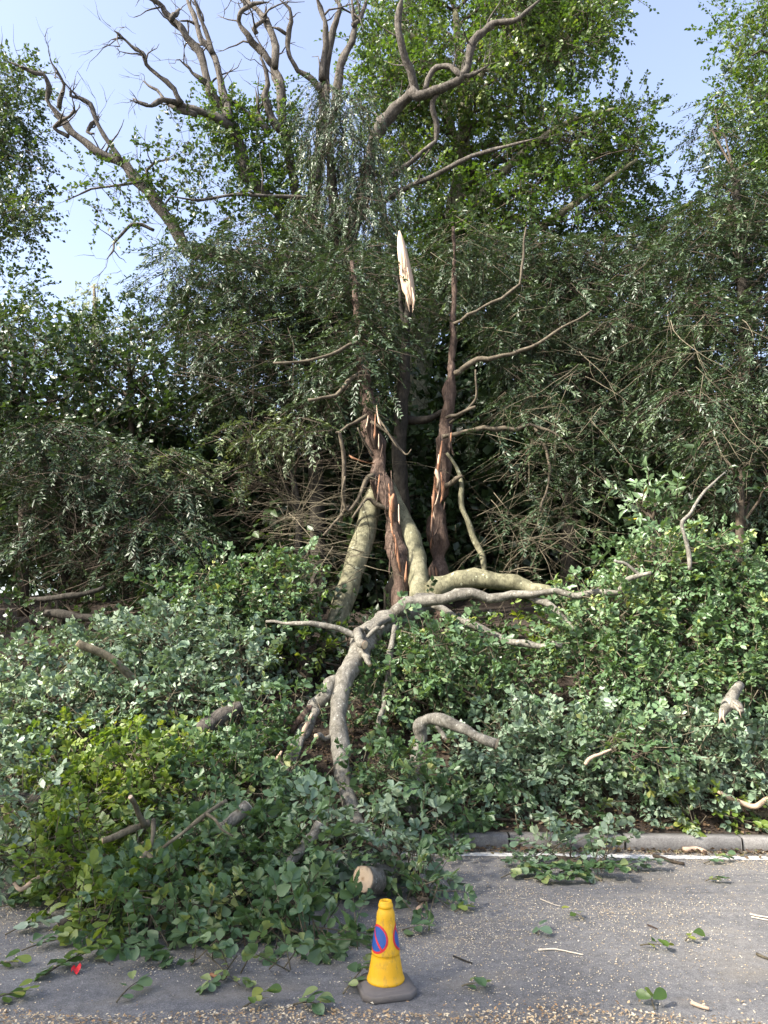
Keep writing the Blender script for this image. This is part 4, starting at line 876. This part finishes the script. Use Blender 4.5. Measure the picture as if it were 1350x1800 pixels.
bough('large front bough of round leaves spilling onto the road', [(290,1480),(420,1460),(560,1490),(600,1560),(620,1640),(590,1690),(380,1680),(230,1660),(190,1600)], 62, 46, hd, 'beech', 48, 290, [(648,1555,108)], scale=1.08)
bough('cluster of blue-green leaves draped over the trunk end', [(540,1420),(570,1425),(660,1450),(740,1480),(740,1540),(700,1530),(640,1490),(550,1480)], 16, 34, (5.15, 5.5), 'sage', 43, 120, [(655,1560,84),(610,1400,50)], scale=1.15)
bough('drooping leaves to the right of the sawn trunk end', [(725,1535),(750,1520),(760,1580),(730,1590)], 7, 28, (4.9, 5.1), 'beech', 36, 60, scale=1.05)
bough('thin fringe of leaves on the road along the front of the heap', [(330,1670),(450,1690),(590,1690),(600,1708),(470,1710),(350,1698)], 13, 26, (4.05, 4.2), 'beech', 34, 140, flat=.3, scale=.9)
bough('leafy bough hanging between the trunk and the arched limb', [(640,1190),(690,1120),(760,1120),(800,1200),(780,1260),(700,1250),(660,1320),(640,1300)], 24, 44, (7.2, 7.8), 'beech', 40, 0, [(745,1290,60),(675,1230,30)])
bough('leafy bough right of the trunk under the arched limb', [(640,1350),(690,1330),(780,1400),(790,1450),(740,1470),(650,1420)], 18, 40, (6.1, 6.5), 'beech', 43, 60, [(718,1405,52),(770,1335,45),(610,1380,50)])
bough('mass of leaves below the lower right branch', [(800,1130),(880,1150),(940,1160),(900,1230),(880,1260),(820,1260),(790,1200)], 18, 44, (7.3, 7.8), 'beech', 40, 0, [(950,1220,36)])
bough('long leafy bough spread along the verge right of the arched limb', [(830,1330),(900,1260),(1010,1270),(1130,1300),(1260,1350),(1250,1415),(1160,1432),(980,1435),(850,1420),(800,1380)], 84, 44, hdr, 'sage', 42, 200, [(850,1305,26)])
bough('mid-green spray in the lower right leaves', [(1060,1270),(1150,1270),(1160,1310),(1070,1320)], 7, 34, (6.5, 6.8), 'beech', 40)
bough('big dark bough arching up at the right-hand side', [(1010,1070),(1090,1000),(1150,975),(1250,990),(1380,1020),(1380,1220),(1280,1210),(1180,1240),(1060,1200),(1000,1150)], 74, 50, hdr, 'beech', 40, 0, [(1220,970,16),(960,1220,44),(1285,1250,30)])
bough('pale leaf tips along the top of the right-hand bough', [(1090,960),(1160,945),(1240,955),(1350,985),(1340,1010),(1100,1010)], 9, 30, (7.5, 8), 'beech', 36)
bough('lower right bough with leaves hanging over the torn stub', [(1170,1270),(1240,1290),(1380,1280),(1390,1380),(1290,1370),(1180,1350)], 24, 40, (6.65, 7.0), 'sage', 36, 0, [(1285,1250,30),(1215,1320,26)])
bough('scraps of green leaves on the verge at the right edge', [(1180,1420),(1280,1420),(1390,1420),(1390,1445),(1180,1450)], 22, 30, (6.5, 6.8), 'lime', 36, 60, flat=.45)
bough('low dark leaves just behind the kerb at centre right', [(800,1410),(960,1425),(1130,1425),(1180,1448),(960,1452),(810,1446)], 26, 30, (6.56, 6.75), 'beech', 40, 80, flat=.6)

# ------------------------------------------------------------------ traffic cone
cc = G(678, 1741)
cone = thing('traffic_cone', 'yellow no-waiting cone on grey rubber base in the road', 'traffic cone', cc)
H = .395
def lathe(name, prof, parent, mat, n=40, arc=None, smooth=True):
    a0, a1 = arc if arc else (0, 2 * math.pi); V, Fc = [], []; m = n if not arc else n + 1
    for r, z in prof:
        for j in range(m):
            a = a0 + (a1 - a0) * j / n; V.append((r * math.cos(a), r * math.sin(a), z))
    for i in range(len(prof) - 1):
        for j in range(n):
            k = (j + 1) % m; Fc.append((i * m + j, i * m + k, (i + 1) * m + k, (i + 1) * m + j))
    return link(name, mesh_py(name, np.array(V), Fc, smooth=smooth), parent, mat)
# body: flared skirt, sleeve step, waist, neck and collar
PRO = [(.083, .045), (.088, .046), (.090, .052), (.088, .060), (.0835, .067), (.080, .085), (.0735, .120), (.0675, .155), (.0655, .166), (.067, .167), (.0675, .170),
       (.066, .180), (.0635, .200), (.0600, .225), (.0555, .250), (.0505, .275), (.0465, .298), (.0448, .310), (.0445, .325), (.0425, .340), (.0385, .352), (.0345, .360),
       (.0335, .364), (.0355, .366), (.0362, .372), (.0350, .379), (.0315, .383), (.0305, .391), (.0285, .395), (.0150, .395), (.0135, .390), (.0130, .30)]
body = lathe('cone_body', PRO, cone, M['yellow'], 48)
def cone_r(z): return float(np.interp(z, [p[1] for p in PRO[10:20]], [p[0] for p in PRO[10:20]]))
def disc(azim, zc, R0, R1, mat, off, name, parent, bar=None):
    """print wrapped on the cone: ring between radii R0 and R1, or a diagonal bar"""
    V, Fc = [], []
    if bar is None:
        nr, na = 6, 40
        for i in range(nr + 1):
            for j in range(na):
                r = R0 + (R1 - R0) * i / nr; a = 2 * math.pi * j / na; V.append((r * math.cos(a), r * math.sin(a)))
        for i in range(nr):
            for j in range(na): k = (j + 1) % na; Fc.append((i * na + j, i * na + k, i * na + na + k, i * na + na + j))
    else:
        nb = 16; c, s = math.cos(bar), math.sin(bar)
        for i in range(nb + 1):
            u = -R0 + 2 * R0 * i / nb
            for w in (-R1, R1): V.append((u * c - w * s, u * s + w * c))
            if i: Fc.append((2 * i - 2, 2 * i, 2 * i + 1, 2 * i - 1))
    W = []
    for u, v in V:
        z = zc + v; r = cone_r(z) + off; a = azim + u / cone_r(zc); W.append((r * math.cos(a), r * math.sin(a), z))
    return link(name, mesh_py(name, np.array(W), Fc, smooth=True), parent, mat)
for az in (math.radians(-139), math.radians(6), math.radians(112)):
    s = disc(az, .238, 0.0005, .0615, M['red'], .0012, 'prohibition_sign', cone)
    disc(az, .238, 0.0005, .0515, M['blue'], .0018, 'blue_disc', s)
    disc(az, .238, .052, .0045, M['red'], .0024, 'red_bar', s, bar=math.radians(-52))
# base: chamfered square with a stepped edge
def octa(h, c, z): return [(h, -h + c, z), (h, h - c, z), (h - c, h, z), (-h + c, h, z), (-h, h - c, z), (-h, -h + c, z), (-h + c, -h, z), (h - c, -h, z)]
BV = []
for h, z in ((.116, .0), (.121, .004), (.121, .026), (.116, .031), (.112, .031), (.108, .037), (.094, .046), (.05, .049)): BV += octa(h, .040 * h / .12, z)
BF = [(i * 8 + j, i * 8 + (j + 1) % 8, i * 8 + 8 + (j + 1) % 8, i * 8 + 8 + j) for i in range(7) for j in range(8)] + [tuple(range(8))[::-1], tuple(range(56, 64))]
bs = link('rubber_base', mesh_py('rubber_base', np.array(BV), BF), cone, M['rubber']); bs.rotation_euler = (0, 0, math.radians(14)); bs.scale = (1.07, 1.07, 1)

# ------------------------------------------------------------------ sprigs, sticks and loose pieces on the road
def sprig(label, px, py, ang, length, n, mat='beech', lift=.05, size=.075, side=1.0):
    g = G(px, py); t = thing('leafy_sprig', label, 'leafy twig', g, 'leafy sprigs broken off on the road')
    d = np.array([math.cos(ang), math.sin(ang), 0]); b = np.array([-d[1], d[0], 0]); q = []
    for i in range(6):
        u = i / 5; q.append([*(d * (u - .4) * length + b * .08 * length * math.sin(u * 3 + px) + np.array([0, 0, .012 + lift * u * (1.6 - u)])), .004 * (1.2 - u)])
    q = np.array(q); V, Fc = tube(q, 5, 3, .05)[:2]; link('twig', mesh_py('twig', V, Fc, smooth=True), t, M['twig'])
    cur = spline(q, 4)
    for i in range(n):
        u = .15 + .85 * (i + .5) / n; p = cur[int(u * (len(cur) - 1))][:3]; s = (1 if i % 2 else -1) * side if i < n - 1 else 0
        a = s * random.uniform(.5, 1.2); ld = d * math.cos(a) + b * math.sin(a) + np.array([0, 0, random.uniform(-.25, .25)])
        ln = np.array([random.gauss(0, .45), random.gauss(0, .45) - .15, 1]); ld = norm(ld); ln = norm(ln - ld * np.dot(ln, ld)); bb_ = np.cross(ln, ld); S = size * random.uniform(.6, 1.15)
        z = max(p[2] + random.uniform(-.01, .03), .012 + max(0, -ld[2]) * S)
        o = link('leaf', random.choice(SS[mat]), t)
        o.matrix_local = Matrix(((ld[0] * S, bb_[0] * S, ln[0] * S, p[0]), (ld[1] * S, bb_[1] * S, ln[1] * S, p[1]), (ld[2] * S, bb_[2] * S, ln[2] * S, z), (0, 0, 0, 1)))
    return t
sprig('upright pale leafy sprig on the road below the kerb, tallest of its clump', 985, 1515, 1.9, .46, 46, 'sage', .42, .085)
sprig('dark flattened sprig lying at the left side of the kerb clump', 930, 1545, .1, .5, 46, 'beech', .10, .08)
sprig('bright sprig pointing right and down in the kerb clump', 1030, 1542, -.5, .46, 40, 'beech', .12, .085)
sprig('dark leaves behind the bright sprig under the white line', 1040, 1518, .3, .5, 46, 'beech', .22, .08)
sprig('leafy sprig hanging off the kerb edge above the clump', 1060, 1496, 1.0, .34, 22, 'beech', .24)
sprig('sprig with curled tips at the right of the kerb clump', 1110, 1530, -.2, .36, 24, 'sage', .08)
sprig('flat dark sprig in front of the pale upright one in the kerb clump', 965, 1550, -.2, .42, 34, 'beech', .06)
sprig('pale green sprig leaning left in the kerb clump', 960, 1522, 2.5, .40, 34, 'sage', .22)
sprig('small dark sprig beside the white line at right', 1255, 1518, .2, .24, 12, 'beech', .04)
sprig('tiny dark sprig below the white line, nearest the right edge', 1252, 1552, .0, .10, 5, 'beech', .03)
sprig('leaf scrap beside the heap below the left end of the white line', 800, 1500, .4, .18, 7, 'beech', .03)
sprig('two-leaf scrap on the tarmac right of the cone top', 808, 1604, .6, .11, 4, 'lime', .03)
sprig('little tuft of leaves in the middle of the tarmac', 1015, 1618, 2.6, .10, 4, 'lime', .04)
sprig('pale crumpled leaf on the tarmac left of the middle tuft', 948, 1645, 1.0, .07, 3, 'sage', .02)
sprig('crumpled green leaf on the tarmac towards the right edge', 1212, 1656, .3, .07, 3, 'lime', .02)
sprig('thin twig with two leaves lying low on the right tarmac', 1145, 1668, -.1, .14, 4, 'lime', .02)
sprig('dark leaf scrap near the bottom of the tarmac right of the cone', 825, 1738, .2, .09, 4, 'beech', .02)
sprig('yellowish leaf scrap low on the tarmac near the chip strip', 1150, 1775, 1.4, .07, 3, 'lime', .03)
sprig('leaf pair beside the right foot of the cone', 722, 1640, -.3, .12, 5, 'beech', .03)
sprig('leafy sprig against the left side of the cone base', 620, 1738, .9, .22, 9, 'beech', .08)
sprig('dark leaf pair above the cone base at left', 655, 1700, 1.3, .16, 6, 'beech', .06)
sprig('yellow-green sprig with a red scrap left of the heap', 122, 1700, 1.1, .34, 22, 'lime', .07)
sprig('dark sprig lying left of the red scrap', 75, 1670, .3, .26, 14, 'beech', .04)
sprig('bluish sprig on the road at the left', 45, 1642, .6, .26, 14, 'sage', .06)
sprig('flat dark sprig at the left edge on the chip-strewn road', 25, 1598, .1, .26, 12, 'beech', .03)
sprig('small yellow scrap of leaves at the left edge', 8, 1700, .1, .12, 5, 'lime', .02)
sprig('leaf scraps at the bottom left corner by the chip strip', 5, 1760, .2, .20, 8, 'lime', .03)
sprig('single sprig standing on the tarmac edge below the heap', 222, 1758, 1.2, .14, 6, 'beech', .07)
sprig('pale leaf scrap on the chip strip left of the cone', 445, 1772, .3, .12, 6, 'lime', .03)
sprig('dark leaf scrap on the chip strip nearest the cone', 535, 1775, -.2, .14, 7, 'beech', .03)
sprig('leaves dropped on the road under the left end of the heap', 190, 1690, 2.2, .16, 7, 'beech', .04)
def stick(label, rows, rpx, mat, name='stick'):
    q = []
    for i, (x, y) in enumerate(rows):
        g = G(x, y); r = rpx * MPP(x, y, g[1]) * (1 - .4 * i / len(rows)); q.append([g[0], g[1], r + .004, r])
    q = np.array(q); t = thing(name, label, 'stick', q[0][:3] * np.array([1, 1, 0]))
    add_tube('stem', t, q, mat, 7, 4, .15, .4)
stick('long white peeled twig on the right tarmac', [(947, 1672), (975, 1671), (1000, 1675), (1026, 1681)], 1.56, M['peeled'])
stick('upper of two pale twigs at the right edge of the road', [(1319, 1609), (1335, 1613), (1360, 1616)], 1.32, M['peeled'])
stick('lower of two pale twigs at the right edge of the road', [(1321, 1614), (1340, 1618), (1362, 1621)], 1.08, M['peeled'])
stick('brown stick lying below the white line right of the clump', [(1150, 1508), (1175, 1516), (1204, 1523)], 3.2, M['twigdark'])
stick('cut brown end of a stick below the bright sprig', [(1030, 1540), (1045, 1546), (1058, 1551)], 3.0, M['twig'])
stick('pale thick stick lying on the white line near the right kerb', [(1202, 1500), (1222, 1498), (1240, 1502)], 5, M['split'])
stick('thin dark twig on the tarmac right of the cone', [(797, 1684), (815, 1691), (830, 1696)], 1.6, M['darkbark'])
stick('faint pale straw on the tarmac above the peeled twig', [(950, 1582), (968, 1590), (985, 1595)], 0.78, M['peeled'])
stick('short red-brown twig in the middle of the right tarmac', [(1138, 1628), (1147, 1631), (1156, 1635)], 1.6, M['yewbark'])
stick('yellowish twig low on the tarmac near the chip strip', [(1216, 1768), (1232, 1774), (1248, 1779)], 3.2, M['split'])
stick('stubby stick at the right edge low on the tarmac', [(1330, 1681), (1340, 1685), (1355, 1690)], 3.2, M['twig'])
stick('pale grey twig at the left end of the white line', [(787, 1552), (800, 1547), (812, 1549)], 2.0, M['twig'])
stick('light split stick in the gutter by the kerb', [(865, 1480), (880, 1483), (893, 1485)], 4.5, M['split'])
stick('brown twig in the gutter beside the light split stick', [(905, 1486), (940, 1488), (962, 1490)], 2.5, M['twigdark'])
stick('pale bark chip leaning below the drooping leaves', [(737, 1605), (741, 1597), (746, 1588)], 4.5, M['split'], 'bark_chip')
stick('pale bark chip at the left end of the kerb', [(795, 1470), (800, 1462), (806, 1456)], 5, M['split'], 'bark_chip')
stick('orange brown chip at the foot of the heap', [(370, 1718), (385, 1722), (400, 1720)], 3, M['orange'], 'bark_chip')
sc_ = G(134, 1711); o = thing('plastic_scrap', 'small red plastic scrap beside the yellow-green sprig', 'scrap', sc_)
V = []; Fc = []
for i in range(5):
    for j in range(4): V.append(((i - 2) * .010 * (1 + .2 * math.sin(j * 2)), (j - 1.5) * .012, .012 + .012 * math.sin(i * 1.7 + j) + .006 * j))
for i in range(4):
    for j in range(3): Fc.append((i * 4 + j, i * 4 + j + 1, i * 4 + j + 5, i * 4 + j + 4))
me = mesh_py('crumpled_film', np.array(V), Fc); link('crumpled_film', me, o, M['scrap'])
bough('heap of torn leafy twigs on the road below the kerb', [(895,1540),(950,1505),(985,1480),(1040,1490),(1085,1520),(1040,1545),(960,1556)], 15, 27, (5.65, 5.9), 'sage', 49, 200, flat=.62, scale=.95)
